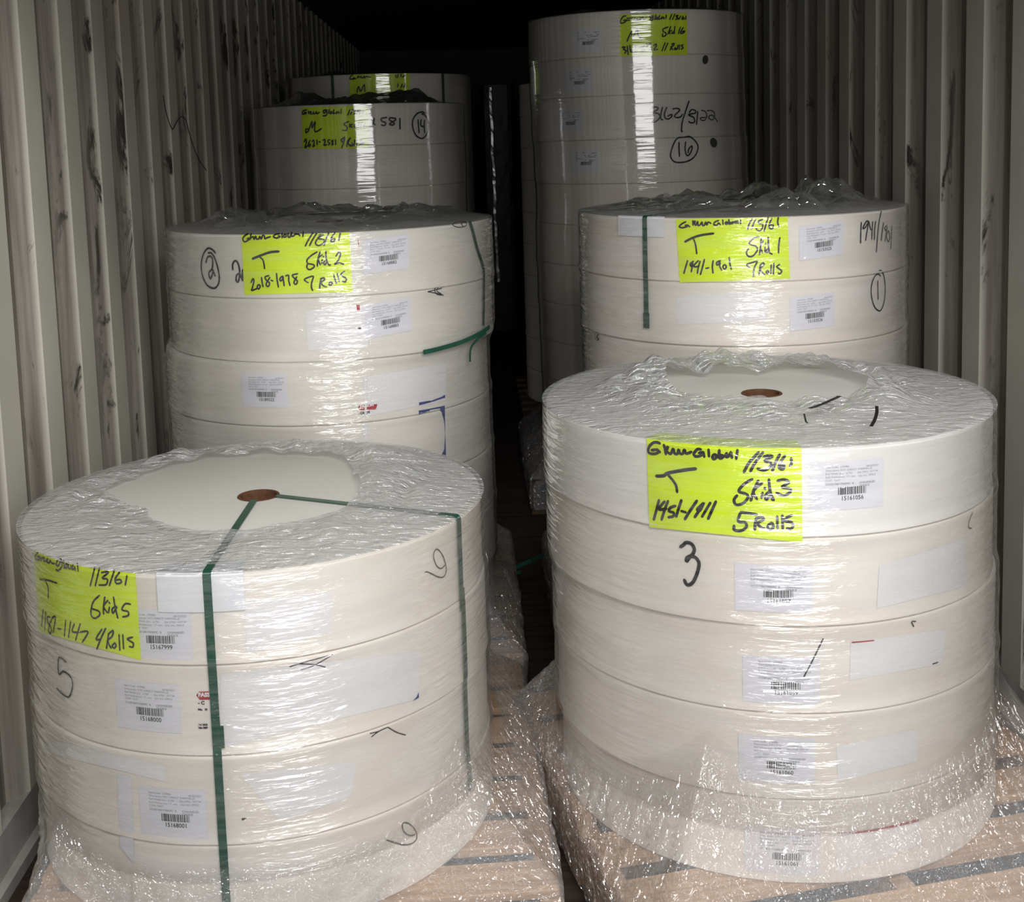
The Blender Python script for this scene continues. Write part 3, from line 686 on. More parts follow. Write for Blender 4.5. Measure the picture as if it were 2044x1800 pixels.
skid_tag(s5, [(67.5, 1099), (270, 1140), (281.7, 1318), (78, 1260)], A5, q5, [
 (20, 'inkgrey', [[(455, 8), (420, 60), (425, 95), (465, 102), (480, 70), (450, 65)], [(490, 70), (495, 112), (500, 82), (530, 80), (520, 112), (550, 117), (572, 90), (560, 127), (590, 137), (600, 110), (620, 142), (650, 147)], [(735, 95), (690, 110), (670, 160), (700, 172), (737, 102), (740, 180), (700, 232), (670, 220)], [(762, 110), (767, 200)], [(795, 150), (770, 190), (800, 197), (810, 165), (795, 150)], [(822, 135), (820, 200), (850, 202), (848, 172)], [(875, 168), (860, 212), (895, 207), (892, 180), (902, 227)], [(925, 145), (935, 235)]]),
 (19, 'ink', [[(1135, 195), (1080, 415)], [(1190, 205), (1140, 415)], [(1215, 255), (1300, 250), (1225, 322), (1285, 335), (1270, 400), (1185, 405)], [(1370, 230), (1310, 410)], [(1430, 255), (1380, 330), (1395, 387), (1450, 375), (1440, 340), (1390, 347)], [(1520, 295), (1500, 405)],
   [(475, 335), (570, 347), (680, 380)], [(540, 345), (575, 440), (575, 560)],
   [(1190, 530), (1120, 600), (1095, 680), (1090, 760), (1130, 802), (1190, 770), (1185, 720), (1110, 692)], [(1255, 550), (1240, 660), (1240, 750)], [(1290, 590), (1242, 660), (1285, 735)], [(1305, 612), (1315, 624)], [(1310, 670), (1300, 735)], [(1360, 550), (1375, 650), (1410, 800)], [(1390, 660), (1345, 690), (1352, 742), (1400, 672)], [(1560, 635), (1500, 630), (1460, 700), (1530, 722), (1535, 770), (1470, 787)],
   [(515, 705), (495, 900)], [(545, 730), (535, 950)], [(600, 790), (565, 790), (572, 850), (615, 930), (600, 987), (580, 930), (625, 800)], [(620, 800), (665, 790), (635, 975)], [(690, 925), (730, 935)], [(785, 830), (770, 1020)], [(845, 845), (820, 1030)], [(890, 870), (865, 960), (940, 972)], [(960, 870), (905, 1065)], [(960, 970), (1055, 965), (985, 1090)],
   [(1220, 935), (1150, 1050), (1200, 1057)], [(1265, 925), (1210, 1040), (1160, 1170)], [(1300, 985), (1275, 1165)], [(1300, 990), (1355, 950), (1342, 1020), (1290, 1072), (1330, 1160)], [(1375, 1100), (1345, 1130), (1365, 1162), (1390, 1130), (1375, 1100)], [(1425, 1000), (1435, 1185)], [(1470, 1000), (1480, 1165)], [(1585, 1030), (1525, 1050), (1560, 1077), (1595, 1102), (1590, 1147), (1550, 1142)]])],
 'fluorescent sheet reading Skid 5, 4 Rolls, on the front left stack')
B2 = (470, 440); p2 = 8.176
skid_tag(s2, [(481, 463), (697.5, 460), (703.6, 582.5), (488, 588.6)], B2, p2, [
 (21, 'ink', [[(205, 215), (140, 260), (120, 310), (150, 347), (210, 320), (230, 290), (190, 300)], [(255, 215), (240, 310)], [(240, 290), (290, 265), (302, 310), (330, 255), (342, 300), (380, 300), (397, 260), (420, 302), (440, 250), (470, 250), (480, 297), (520, 280), (570, 265)], [(715, 215), (650, 230), (620, 265), (670, 287), (730, 260), (700, 250)], [(760, 210), (760, 280)], [(800, 225), (785, 267), (825, 265), (820, 225), (800, 225)], [(860, 210), (860, 267), (890, 270), (900, 235)], [(920, 190), (912, 255), (950, 250), (980, 215)], [(990, 225), (1030, 225), (1050, 250)], [(1107, 185), (1100, 260)],
   [(1265, 200), (1200, 300), (1140, 415)], [(1325, 210), (1260, 310), (1210, 410)], [(1360, 240), (1435, 235), (1340, 290), (1440, 312), (1437, 370), (1350, 407), (1305, 370), (1330, 310)], [(1520, 205), (1480, 300), (1445, 405)], [(1625, 195), (1570, 280), (1560, 342), (1610, 340), (1620, 300), (1570, 312)], [(1710, 210), (1695, 270), (1685, 330)],
   [(395, 595), (445, 640), (465, 710), (475, 785)],
   [(1330, 515), (1240, 570), (1170, 640), (1180, 700), (1270, 720), (1282, 760), (1210, 802), (1165, 770), (1172, 720)], [(1380, 515), (1345, 640), (1335, 745)], [(1415, 560), (1350, 622), (1385, 720)], [(1415, 640), (1410, 700)], [(1430, 585), (1440, 597)], [(1475, 505), (1480, 620), (1520, 720), (1550, 725)], [(1470, 650), (1440, 690), (1460, 722), (1490, 680)], [(1640, 580), (1690, 515), (1712, 560), (1670, 660), (1620, 715), (1690, 690), (1765, 715)],
   [(255, 1010), (285, 950), (300, 990), (275, 1100), (265, 1142), (350, 1110)], [(370, 1050), (355, 1090), (380, 1117), (405, 1070), (380, 1045)], [(425, 930), (435, 1010), (450, 1080)], [(545, 900), (485, 920), (500, 970), (555, 1020), (535, 1077), (500, 1040), (560, 930)], [(580, 975), (610, 985)], [(670, 865), (680, 970), (700, 1085)], [(762, 910), (725, 950), (740, 987), (780, 940), (765, 907), (785, 990), (795, 1065)], [(820, 905), (865, 895), (870, 980), (890, 1060)], [(1012, 870), (930, 890), (950, 930), (1010, 990), (985, 1042), (955, 1010), (1000, 920)],
   [(1185, 1015), (1125, 965), (1200, 925), (1270, 915), (1245, 1010), (1240, 1090), (1260, 1145)], [(1400, 940), (1380, 1030), (1375, 1110)], [(1385, 960), (1440, 935), (1452, 970), (1395, 1012), (1440, 1070), (1490, 1082)], [(1550, 1000), (1525, 1035), (1545, 1062), (1580, 1030), (1560, 1000)], [(1600, 885), (1645, 1025)], [(1660, 860), (1695, 1000)], [(1780, 830), (1720, 880), (1760, 917), (1810, 950), (1790, 1002), (1745, 992)]]),
 (30, 'ink', [[(280, 625), (400, 575), (560, 520), (705, 505)]])],
 'fluorescent sheet reading Skid 2, 7 Rolls, on the middle left stack')
B1 = (1340, 420)
skid_tag(s1, [(1349, 438), (1572, 429), (1577, 556), (1357, 564)], B1, p2, [
 (21, 'ink', [[(235, 185), (170, 220), (130, 265), (180, 282), (250, 265), (270, 240), (225, 245)], [(270, 240), (300, 265)], [(350, 170), (355, 240)], [(355, 190), (390, 175), (380, 210), (400, 242), (430, 180), (435, 242), (470, 235), (500, 190), (510, 242), (540, 240), (560, 190), (580, 237), (600, 190), (645, 210)], [(770, 165), (710, 190), (695, 232), (750, 237), (770, 205), (800, 235)], [(840, 155), (845, 225)], [(895, 185), (880, 210), (905, 224), (915, 195), (895, 185)], [(940, 150), (940, 217), (965, 215), (962, 190)], [(1000, 180), (985, 217), (1020, 195), (1050, 175), (1050, 212), (1080, 165), (1090, 210)], [(1127, 155), (1130, 215)],
   [(1320, 135), (1270, 220), (1245, 310)], [(1375, 140), (1340, 220), (1310, 300)], [(1490, 150), (1430, 170), (1430, 212), (1490, 230), (1480, 300), (1430, 332), (1385, 300)], [(1580, 115), (1545, 230), (1515, 335)], [(1640, 130), (1605, 210), (1600, 282), (1650, 297), (1662, 240), (1610, 237)], [(1747, 115), (1735, 190), (1755, 260)],
   [(365, 470), (395, 560), (415, 705)],
   [(1430, 430), (1350, 450), (1270, 540), (1380, 582), (1402, 650), (1330, 742), (1260, 747), (1225, 690), (1260, 625)], [(1470, 440), (1455, 600), (1440, 720)], [(1500, 500), (1455, 582), (1490, 690)], [(1530, 600), (1530, 680)], [(1540, 538), (1545, 550)], [(1580, 440), (1585, 560), (1600, 680), (1645, 712)], [(1590, 620), (1555, 642), (1552, 687), (1600, 660)], [(1772, 445), (1755, 560), (1750, 690)],
   [(265, 820), (235, 920), (205, 1025)], [(360, 830), (310, 870), (322, 912), (350, 860), (345, 900), (325, 1000)], [(440, 820), (375, 890), (382, 922), (440, 910)], [(470, 830), (440, 930), (425, 1025)], [(540, 800), (510, 920), (475, 1045)], [(565, 945), (610, 935)], [(682, 820), (670, 920), (680, 1020)], [(800, 820), (740, 850), (752, 892), (795, 850), (790, 910), (820, 970)], [(870, 880), (840, 920), (870, 957), (897, 920), (872, 880)], [(945, 770), (955, 870), (980, 960)],
   [(1285, 940), (1230, 885), (1320, 850), (1400, 830), (1360, 920), (1340, 1000), (1340, 1080)], [(1455, 880), (1440, 970), (1430, 1055)], [(1460, 880), (1500, 855), (1512, 890), (1450, 947), (1480, 1010), (1525, 1047)], [(1570, 980), (1550, 1010), (1575, 1032), (1590, 1000), (1572, 980)], [(1630, 890), (1625, 1030)], [(1675, 860), (1665, 1035)], [(1770, 880), (1720, 915), (1760, 952), (1802, 990), (1770, 1032), (1740, 1022)]]),
 (29, 'ink', [[(225, 510), (330, 455), (480, 405), (685, 375)]])],
 'fluorescent sheet reading Skid 1, 7 Rolls, on the middle right stack')
skid_tag(s14, [(602, 214), (735, 211), (736.6, 297), (603, 297)], A14, q14, [
 (16, 'ink', [[(160, 105), (110, 120), (100, 165), (150, 157), (150, 140), (125, 142)], [(185, 125), (190, 160)], [(187, 140), (205, 128)], [(200, 145), (230, 130), (215, 162), (250, 160), (262, 130), (257, 160), (290, 155), (302, 130), (312, 160), (345, 140)], [(460, 105), (405, 115), (415, 152), (455, 120), (450, 182), (400, 192)], [(490, 100), (480, 155)], [(510, 130), (505, 157), (530, 150), (525, 130), (510, 130)], [(557, 105), (550, 157), (575, 150)], [(600, 130), (590, 157), (625, 130), (630, 155)], [(665, 95), (660, 155)],
   [(790, 105), (760, 180)], [(830, 100), (800, 170)], [(850, 115), (880, 110), (860, 137), (880, 150), (850, 167)], [(910, 105), (890, 165)], [(940, 110), (920, 152), (950, 155)], [(980, 120), (975, 160)],
   [(150, 440), (190, 400), (240, 270), (240, 370), (285, 275), (275, 390), (300, 422), (380, 375)], [(150, 440), (150, 390), (185, 380)],
   [(770, 275), (705, 310), (745, 350), (740, 402), (685, 400)], [(790, 310), (790, 360)], [(830, 315), (795, 335), (830, 360)], [(860, 310), (855, 355)], [(920, 290), (915, 355), (885, 355), (890, 330), (915, 330)], [(965, 290), (950, 350)], [(1015, 285), (1000, 345)],
   [(125, 570), (150, 530), (157, 580), (135, 660), (180, 620)], [(212, 545), (190, 600), (200, 642), (217, 610), (195, 605)], [(240, 565), (265, 545), (267, 590), (250, 642), (280, 620)], [(310, 545), (315, 610)], [(340, 570), (360, 572)], [(395, 550), (425, 535), (427, 570), (415, 622), (450, 610)], [(500, 540), (475, 545), (475, 575), (500, 590), (475, 617)], [(550, 545), (527, 560), (550, 600), (530, 612), (547, 560)], [(582, 540), (585, 610)],
   [(715, 500), (665, 540), (690, 572), (715, 510), (700, 580), (670, 660)], [(755, 560), (745, 640)], [(750, 570), (800, 510), (762, 580), (800, 632)], [(820, 590), (805, 617), (825, 632), (837, 600), (822, 590)], [(860, 540), (855, 630)], [(900, 540), (890, 620)], [(970, 540), (930, 557), (990, 582), (930, 612)]])],
 'dim fluorescent sheet marked M, 9 Rolls, on the circled 14 stack')
T16 = (1225, 20); r16 = 12.775
skid_tag(s16, [(1237, 29.3), (1371, 25.5), (1372, 109), (1237, 112.5)], T16, r16, [
 (28, 'ink', [[(310, 150), (240, 170), (180, 260), (180, 332), (260, 322), (330, 258), (250, 267)], [(330, 255), (400, 260)], [(340, 210), (480, 205)], [(510, 240), (542, 200), (530, 262), (590, 250), (602, 200), (600, 257), (660, 240), (682, 190), (680, 252), (740, 182), (760, 240), (830, 210)], [(1010, 150), (930, 170), (945, 217), (1000, 170), (990, 250), (930, 262)], [(1075, 130), (1040, 240)], [(1100, 180), (1080, 232), (1120, 225), (1110, 180)], [(1172, 140), (1140, 232), (1190, 220)], [(1230, 175), (1215, 227), (1272, 180), (1280, 225)], [(1345, 130), (1330, 210)],
   [(1480, 110), (1430, 240)], [(1560, 105), (1500, 240)], [(1590, 150), (1642, 140), (1600, 182), (1642, 210), (1580, 242)], [(1710, 150), (1660, 240)], [(1762, 160), (1740, 232), (1792, 220), (1780, 190)], [(1845, 160), (1830, 240)],
   [(340, 800), (400, 650), (460, 550), (460, 682), (520, 640), (602, 480), (620, 640), (690, 720)],
   [(1385, 435), (1270, 480), (1260, 542), (1330, 590), (1322, 650), (1250, 672), (1250, 610)], [(1455, 420), (1380, 620)], [(1480, 520), (1415, 555), (1440, 605)], [(1560, 420), (1540, 600)], [(1540, 540), (1480, 592), (1550, 592)], [(1700, 440), (1650, 600)], [(1770, 450), (1700, 582), (1760, 592), (1812, 540), (1740, 552)],
   [(215, 950), (290, 945), (250, 1000), (320, 1042), (280, 1100)], [(345, 920), (370, 1140)], [(410, 900), (430, 1052), (480, 1062), (492, 1000), (440, 1022)], [(530, 910), (560, 950), (540, 1052), (600, 1030)], [(640, 970), (690, 968)], [(700, 940), (780, 920), (722, 970), (792, 1010), (710, 1042)], [(850, 860), (850, 940)], [(880, 890), (930, 850), (952, 900), (900, 1022), (960, 1010)], [(1020, 910), (1080, 870), (1082, 930), (1020, 1012), (1120, 1000)], [(1310, 840), (1230, 1040)], [(1380, 840), (1300, 1030)], [(1530, 860), (1440, 1020)], [(1480, 870), (1540, 850), (1522, 910), (1460, 942), (1510, 1010)], [(1570, 960), (1550, 1002), (1592, 1000), (1572, 960)], [(1640, 900), (1620, 1000)], [(1680, 890), (1670, 1000)], [(1770, 890), (1720, 912), (1772, 960), (1720, 1002)]])],
 'dim fluorescent sheet reading 11 Rolls, on top roll of the tallest stack')
skid_tag(sM, [(698, 148), (817, 146.5), (818, 232), (699, 233)], (680, 140), 13.63, [
 (28, 'ink', [[(330, 120), (270, 170), (260, 240), (330, 242), (410, 230), (340, 212)], [(450, 190), (470, 212), (482, 160), (530, 200), (562, 160), (560, 207), (610, 200), (642, 160), (640, 212), (702, 170), (740, 180), (810, 185)], [(440, 600), (490, 440), (542, 580), (642, 390), (655, 580)], [(1500, 130), (1512, 210)], [(1560, 110), (1550, 200)], [(1650, 110), (1640, 170)], [(1680, 190), (1722, 160), (1700, 192), (1760, 130)], [(1560, 370), (1550, 460)], [(1680, 380), (1640, 470)], [(1760, 400), (1702, 460), (1790, 430)]])],
 'darkest fluorescent sheet marked M, on the dim stack behind circled 14')

# ------------------------------------------------------------------ pallets
PAL = {'3': (.685, 2.48, .19, 1.05, 1.05), '5': (-.375, 2.575, .03, .98, .98), '2': (-.41, 3.66, 0, 1.04, 1.04), '1': (.745, 3.66, 0, 1.04, 1.0),
       '14': (s14.x, s14.y, 0, 1.0, 1.0), '16': (s16.x, s16.y, 0, 1.04, 1.04), 'M': (sM.x, sM.y+.03, 0, 1.0, 1.0), 'B': (ST['B'].x, ST['B'].y+.02, 0, 1.0, 1.0)}
PLAB = {'3': 'pale wooden pallet under the front right stack, wrapped in clear film', '5': 'wooden pallet under the front left stack, wrapped in clear film',
        '2': 'wooden pallet under the middle left stack, corner bound in shiny film', '1': 'wooden pallet under the middle right stack',
        '14': 'wooden pallet under the stack with a circled 14', '16': 'wooden pallet under the tallest stack of rolls', 'M': 'wooden pallet under the dim stack behind circled 14',
        'B': 'wooden pallet under the dark stack behind the tallest one'}
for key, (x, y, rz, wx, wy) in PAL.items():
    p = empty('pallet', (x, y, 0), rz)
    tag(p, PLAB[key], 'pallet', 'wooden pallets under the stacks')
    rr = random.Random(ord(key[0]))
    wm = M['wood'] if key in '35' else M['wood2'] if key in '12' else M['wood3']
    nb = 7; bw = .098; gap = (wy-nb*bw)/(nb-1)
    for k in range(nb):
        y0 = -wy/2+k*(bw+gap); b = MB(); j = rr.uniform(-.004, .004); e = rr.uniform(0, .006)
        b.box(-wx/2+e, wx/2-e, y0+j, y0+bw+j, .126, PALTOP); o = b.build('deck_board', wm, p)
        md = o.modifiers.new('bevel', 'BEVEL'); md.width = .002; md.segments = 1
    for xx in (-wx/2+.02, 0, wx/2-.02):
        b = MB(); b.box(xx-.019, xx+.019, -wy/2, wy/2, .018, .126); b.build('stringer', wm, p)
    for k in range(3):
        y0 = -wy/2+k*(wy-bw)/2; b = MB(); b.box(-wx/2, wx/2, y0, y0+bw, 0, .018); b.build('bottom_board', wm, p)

# ------------------------------------------------------------------ straps and edge boards
def strip(pts, nrms, wdirs, w, th=.0008):
    vs = []
    for p, n, wd in zip(pts, nrms, wdirs):
        p, n, wd = Vector(p), Vector(n), Vector(wd)
        vs += [p-wd*w/2, p+wd*w/2, p+wd*w/2+n*th, p-wd*w/2+n*th]
    fs = []
    for k in range(len(pts)-1):
        a, b_ = 4*k, 4*k+4
        fs += [(a, a+1, b_+1, b_), (a+1, a+2, b_+2, b_+1), (a+2, a+3, b_+3, b_+2), (a+3, a, b_, b_+3)]
    fs += [(3, 2, 1, 0), tuple(len(vs)-4+i for i in range(4))]
    return vs, fs
def strap_path(s, th, zb, r_in=.046, off=.0050, bow=0.0):
    rx, ry, z0, z1 = s.rolls[0]; P, Nn, Wd = [], [], []
    e = Vector((math.cos(th), math.sin(th), 0)); t = Vector((-math.sin(th), math.cos(th), 0)); up = Vector((0, 0, 1)); c = Vector((rx, ry, 0))
    for k in range(9):
        r = r_in+(s.R-.004-r_in)*k/8; P.append(c+e*r+up*(z1+off*.8)); Nn.append(up); Wd.append(t)
    for k in range(5):
        a = math.pi/2*(k+1)/6; P.append(c+e*(s.R-.004+(off+.004)*math.sin(a))+up*(z1-.004+(off*.8+.004)*math.cos(a))); Nn.append((e*math.sin(a)+up*math.cos(a)).normalized()); Wd.append(t)
    n = 30
    for k in range(n+1):
        z = z1-.004-(z1-.004-zb)*k/n
        i = roll_at(s, z); cx_, cy_ = s.rolls[i][0], s.rolls[i][1]
        for dz in (-.012, .012):        # ease across the ledges
            pass
        rr = max((Vector((q[0], q[1], 0))-c).dot(e)+s.R for q in s.rolls[max(0, i-1):i+2]) if False else (Vector((cx_, cy_, 0))-c).dot(e)+s.R
        P.append(c+e*(rr+off)+up*z); Nn.append(e); Wd.append(t)
    return P, Nn, Wd
def strap_thing(s, px, py, zb, w, label, seal_z=None):
    rx, ry, z0, z1 = s.rolls[0]
    th, _ = on_cyl(px, py, rx, ry, s.R)
    P, Nn, Wd = strap_path(s, th, zb)
    l = Vector((rx, ry, z1))
    vs, fs = strip(P, Nn, Wd, w)
    o = mk('strap', [v-l for v in vs], fs, M['strap'], None, l)
    tag(o, label, 'strap', 'green plastic straps')
    if seal_z is not None:
        e = Vector((math.cos(th), math.sin(th), 0)); t = Vector((-math.sin(th), math.cos(th), 0)); i = roll_at(s, seal_z)
        c = Vector((s.rolls[i][0], s.rolls[i][1], 0))
        pts = [c+e*(s.R+.0058)+Vector((0, 0, seal_z+dz)) for dz in (.02, .012, -.012, -.02)]
        v2, f2 = strip(pts, [e]*4, [t]*4, w*1.3, .0012)
        mk('strap_joint', [v-l for v in v2], f2, M['strap'], o)
    return o, th
o5a, th5a = strap_thing(s5, 423, 1300, .13, .0145, 'thick green strap down the front of the Skid 5 stack', s5.rolls[1][3]-.125)
o5b, th5b = strap_thing(s5, 919, 1250, .25, .0145, 'green strap down the right side of the Skid 5 stack', s5.rolls[0][3]-.16)
o1a, th1a = strap_thing(s1, 1291, 560, s1.top-.28, .0145, 'green strap down the front of the Skid 1 stack', s1.top-.27)
o1b, th1b = strap_thing(s1, 1161.5, 500, s1.top-.45, .0145, 'dark strap seen edge on at the left rim of the Skid 1 stack')
strap_thing(sM, 665, 170, sM.top-.5, .016, 'left of two dark straps on the dim stack marked M')
strap_thing(sM, 883, 170, sM.top-.5, .016, 'right of two dark straps on the dim stack marked M')
# slack strap on skid 2: a slanting length, a straight drop and a loose tail round the ledge
def px_strip(s, pts, off, w, horizontal=False):
    rx, ry, z0, z1 = s.rolls[0]; P, Nn, Wd = [], [], []
    pp = smooth_line(pts, 6); Q = []
    for a, b_ in pp:
        th, z = on_cyl(a, b_, rx, ry, s.R+off); Q.append((th, min(z, z1-.001)))
    for k, (th, z) in enumerate(Q):
        e = Vector((math.cos(th), math.sin(th), 0)); t = Vector((-math.sin(th), math.cos(th), 0))
        a, b_ = Q[max(0, k-1)], Q[min(len(Q)-1, k+1)]
        d = (t*(b_[0]-a[0])*s.R+Vector((0, 0, b_[1]-a[1]))).normalized()
        P.append(Vector((rx, ry, z))+e*(s.R+off)); Nn.append(e); Wd.append(d.cross(e))
    return strip(P, Nn, Wd, w)
rx, ry, z0, z1 = s2.rolls[0]; l2 = Vector((rx, ry, z1))
vs, fs = px_strip(s2, [(936, 436), (944, 462), (953, 497), (964, 530), (966, 545), (966, 600), (965, 650)], .0035, .012)
o2 = mk('strap', [v-l2 for v in vs], fs, M['strap'], None, l2)
tag(o2, 'slanting slack green strap on the right of the Skid 2 stack', 'strap', 'green plastic straps')
vs, fs = px_strip(s2, [(845, 703), (880, 695), (925, 681), (960, 664), (977, 652)], .010, .012); mk('loose_tail', [v-l2 for v in vs], fs, M['strap'], o2)
vs, fs = px_strip(s2, [(970, 665), (955, 675), (942, 690), (938, 705), (938, 722)], .013, .008); mk('loose_end', [v-l2 for v in vs], fs, M['strap'], o2)
# loose strap ends sticking out behind skid 2
P = [at_depth(1003, 1143, 3.85), at_depth(1030, 1132, 3.83), at_depth(1060, 1119, 3.86), at_depth(1085, 1108, 3.95)]
vs, fs = strip(P, [(0, -.6, .8)]*4, [(0, .8, .6)]*4, .016)
lo = Vector(P[0]); o = mk('strap', [v-lo for v in vs], fs, M['strap'], None, lo)
tag(o, 'cut green strap end sticking out low behind the Skid 2 stack', 'strap', 'green plastic straps')
P = [at_depth(1003, 1147, 3.84), at_depth(1022, 1144, 3.82), at_depth(1040, 1142, 3.80)]
vs, fs = strip(P, [(0, -.6, .8)]*3, [(0, .8, .6)]*3, .013); mk('loose_end', [v-lo for v in vs], fs, M['strap'], o)

def edge_board(s, px0, px1, pym, drop, label):
    rx, ry, z0, z1 = s.rolls[0]
    t0, _ = on_cyl(px0, pym, rx, ry, s.R); t1, _ = on_cyl(px1, pym, rx, ry, s.R)
    n = 12; prof = [(s.R-.045, z1+.0008), (s.R-.002, z1+.0010), (s.R+.0014, z1+.0002), (s.R+.0020, z1-.004), (s.R+.0020, z1-drop)]
    out = [(s.R+.0046, z1-drop), (s.R+.0044, z1-.003), (s.R+.0028, z1+.0022), (s.R-.002, z1+.0022), (s.R-.045, z1+.0020)]
    vs = []
    for r, z in prof+out:
        for k in range(n):
            t = t0+(t1-t0)*k/(n-1); vs.append((r*math.cos(t), r*math.sin(t), z-z1))
    m = len(prof+out); fs = grid_faces(m, n)
    fs += [((m-1)*n+k, (m-1)*n+k+1, k+1, k) for k in range(n-1)]
    fs += [tuple(r*n for r in range(m)), tuple(r*n+n-1 for r in range(m))[::-1]]
    o = mk('edge_board', vs, fs, M['board'], None, (rx, ry, z1)); tag(o, label, 'edge protector', 'white edge protector boards')
edge_board(s5, 315, 487, 1165, .066, 'white edge protector board under the front strap of Skid 5')
edge_board(s1, 1236, 1327, 450, .050, 'white edge protector board under the front strap of Skid 1')

# ------------------------------------------------------------------ stretch film round each stack
def centre_at(s, z):
    """stack axis at height z, eased across the ledges between rolls"""
    i = roll_at(s, z); x, y = s.rolls[i][0], s.rolls[i][1]
    for j in (i-1, i+1):
        if 0 <= j < s.n:
            zb = s.rolls[i][3] if j < i else s.rolls[i][2]
            d = abs(z-zb)
            if d < .03: 
                w = .5*(1-d/.03); x = x*(1-w)+s.rolls[j][0]*w; y = y*(1-w)+s.rolls[j][1]*w
    return x, y
def wrap(s, label, nt=200, near=True, r_in=.25, heap=.02, skirt=True, sd=0.0, rise=None, cr=None, hole=None):
    key = s.key
    px_, py_, rz, wx, wy = PAL[key]
    x0, y0, _, z1 = s.rolls[0]
    root = empty('stretch_wrap', (s.x, s.y, 0)); tag(root, label, 'stretch film', 'clear stretch film round the stacks')
    L = Vector((s.x, s.y, 0))
    off = .0078
    # side sleeve
    zlow = PALTOP+.10; rows = 90 if near else 40; vs, uv = [], []
    for r in range(rows+1):
        z = z1-.001-(z1-.001-zlow)*r/rows; cx_, cy_ = centre_at(s, z)
        for k in range(nt):
            t = 2*math.pi*k/nt
            rr = s.R+off+.0012*fbm(math.cos(t)*2+sd, math.sin(t)*2, z*14) + (.0026*math.exp(-(min(abs(z-.004-q[2]) for q in s.rolls)/.011)**2))
            vs.append((cx_+rr*math.cos(t)-L.x, cy_+rr*math.sin(t)-L.y, z)); uv.append((t*s.R, z))
    mk('film_sleeve', vs, grid_faces(rows+1, nt, wrap=True, flip=True), M['sleeve' if near else 'sleevefar'], root, uv=uv, smooth=True)
    # film gathered over the top rim
    rows = 30 if near else 18; vs, uv = [], []
    hp = None; f0 = .3 if key == '3' else .15
    if hole:
        hp = []
        for a, b_ in hole:
            P = at_z(a, b_, z1+.012); hp.append((math.atan2(P.y-y0, P.x-x0) % (2*math.pi), math.hypot(P.x-x0, P.y-y0)))
        hp.sort(); ha = [hp[-1][0]-2*math.pi]+[q[0] for q in hp]+[hp[0][0]+2*math.pi]; hr = [hp[-1][1]]+[q[1] for q in hp]+[hp[0][1]]
    for r in range(rows+1):
        f = r/rows
        for k in range(nt):
            t = 2*math.pi*k/nt; c, sn = math.cos(t), math.sin(t)
            ri = r_in*(1+.2*mnoise.noise(Vector((c*1.3+sd, sn*1.3, 2.0)))+.02*mnoise.noise(Vector((c*6, sn*6+sd, 5))))
            if hp: ri = min(s.R*.93, float(np.interp(t, ha, hr)))*(1+.012*mnoise.noise(Vector((c*9, sn*9, 1))))
            rr = s.R+off-(s.R+off-ri)*f
            x, y = rr*c, rr*sn
            amp = heap*(min(1, max(0, (f-f0)/.4))**1.3)
            if rise: amp *= rise(t)
            n1 = abs(mnoise.noise(Vector((x*6+sd, y*6, sd)))); n2 = abs(mnoise.noise(Vector((x*17, y*17+sd, 3.3)))); n3 = abs(mnoise.noise(Vector((x*55, y*55, sd+9))))
            z = z1+.0035*min(1, f*12)+amp*(1.3*n1+.6*n2+.12*n3)+.0008
            vs.append((x0+x-L.x, y0+y-L.y, z)); uv.append((x, y))
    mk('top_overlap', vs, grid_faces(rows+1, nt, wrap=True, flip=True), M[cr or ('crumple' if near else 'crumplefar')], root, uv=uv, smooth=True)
    # skirt stretched down to the pallet
    if skirt:
        rows = 26; vs, uv = [], []
        bx, by = s.rolls[-1][0], s.rolls[-1][1]
        cz, sz = math.cos(-rz), math.sin(-rz)
        cols = []
        for k in range(nt):
            t = 2*math.pi*k/nt; c, sn = math.cos(t), math.sin(t)
            ox, oy = bx-px_, by-py_
            lx, ly = ox*cz-oy*sz, ox*sz+oy*cz; dx, dy = c*cz-sn*sz, c*sz+sn*cz
            cand = []
            for (o_, d_, h) in ((lx, dx, wx/2+.006), (ly, dy, wy/2+.006)):
                if abs(d_) > 1e-6: cand.append(((h if d_ > 0 else -h)-o_)/d_)
            rect = max(s.R+off+.003, min(q for q in cand if q > 0))
            zt = PALTOP+.13+min(.18, max(0, .5*(rect-s.R)))
            cols.append((rect, zt))
        for k in range(nt):      # soften the pull lines
            pass
        for r in range(rows+1):
            f = r/rows
            for k in range(nt):
                t = 2*math.pi*k/nt; rect, zt = cols[k]
                g = min(1, f/.72)
                ra, rb = s.R+off+.001, rect
                if f <= .72:
                    rr = ra+(rb-ra)*(g**1.35); z = zt-(zt-PALTOP+.002)*g
                else:
                    rr = rb+.001; z = PALTOP-.002-(PALTOP-.022)*((f-.72)/.28)
                x, y = bx+rr*math.cos(t), by+rr*math.sin(t)
                wob = (.004*mnoise.noise(Vector((t*14+sd, f*14, 7)))+.003*mnoise.noise(Vector((t*33, f*26+sd, 2))))*min(1, f*3)+.006*mnoise.noise(Vector((t*26+sd, f*3, 1)))*min(1, f*3) + .004*mnoise.noise(Vector((t*70, f*9+sd, 4)))*min(1, f*3)
                x += wob*math.cos(t); y += wob*math.sin(t)
                vs.append((x-L.x, y-L.y, max(.012, z+wob*.5))); uv.append((t*s.R, f*.5))
        mk('skirt', vs, grid_faces(rows+1, nt, wrap=True, flip=True), M['skirt'], root, uv=uv, smooth=True)
    return root
w3 = wrap(s3, 'clear stretch film round the front right stack, gathered on its top', 320, True, .20, .044, True, 1.3, lambda t: 1.0+.35*math.sin(t), None, [(1330, 757), (1397, 747), (1493, 742), (1590, 743), (1686, 752), (1734, 771), (1686, 793), (1590, 798), (1493, 797), (1421, 796), (1368, 783)])
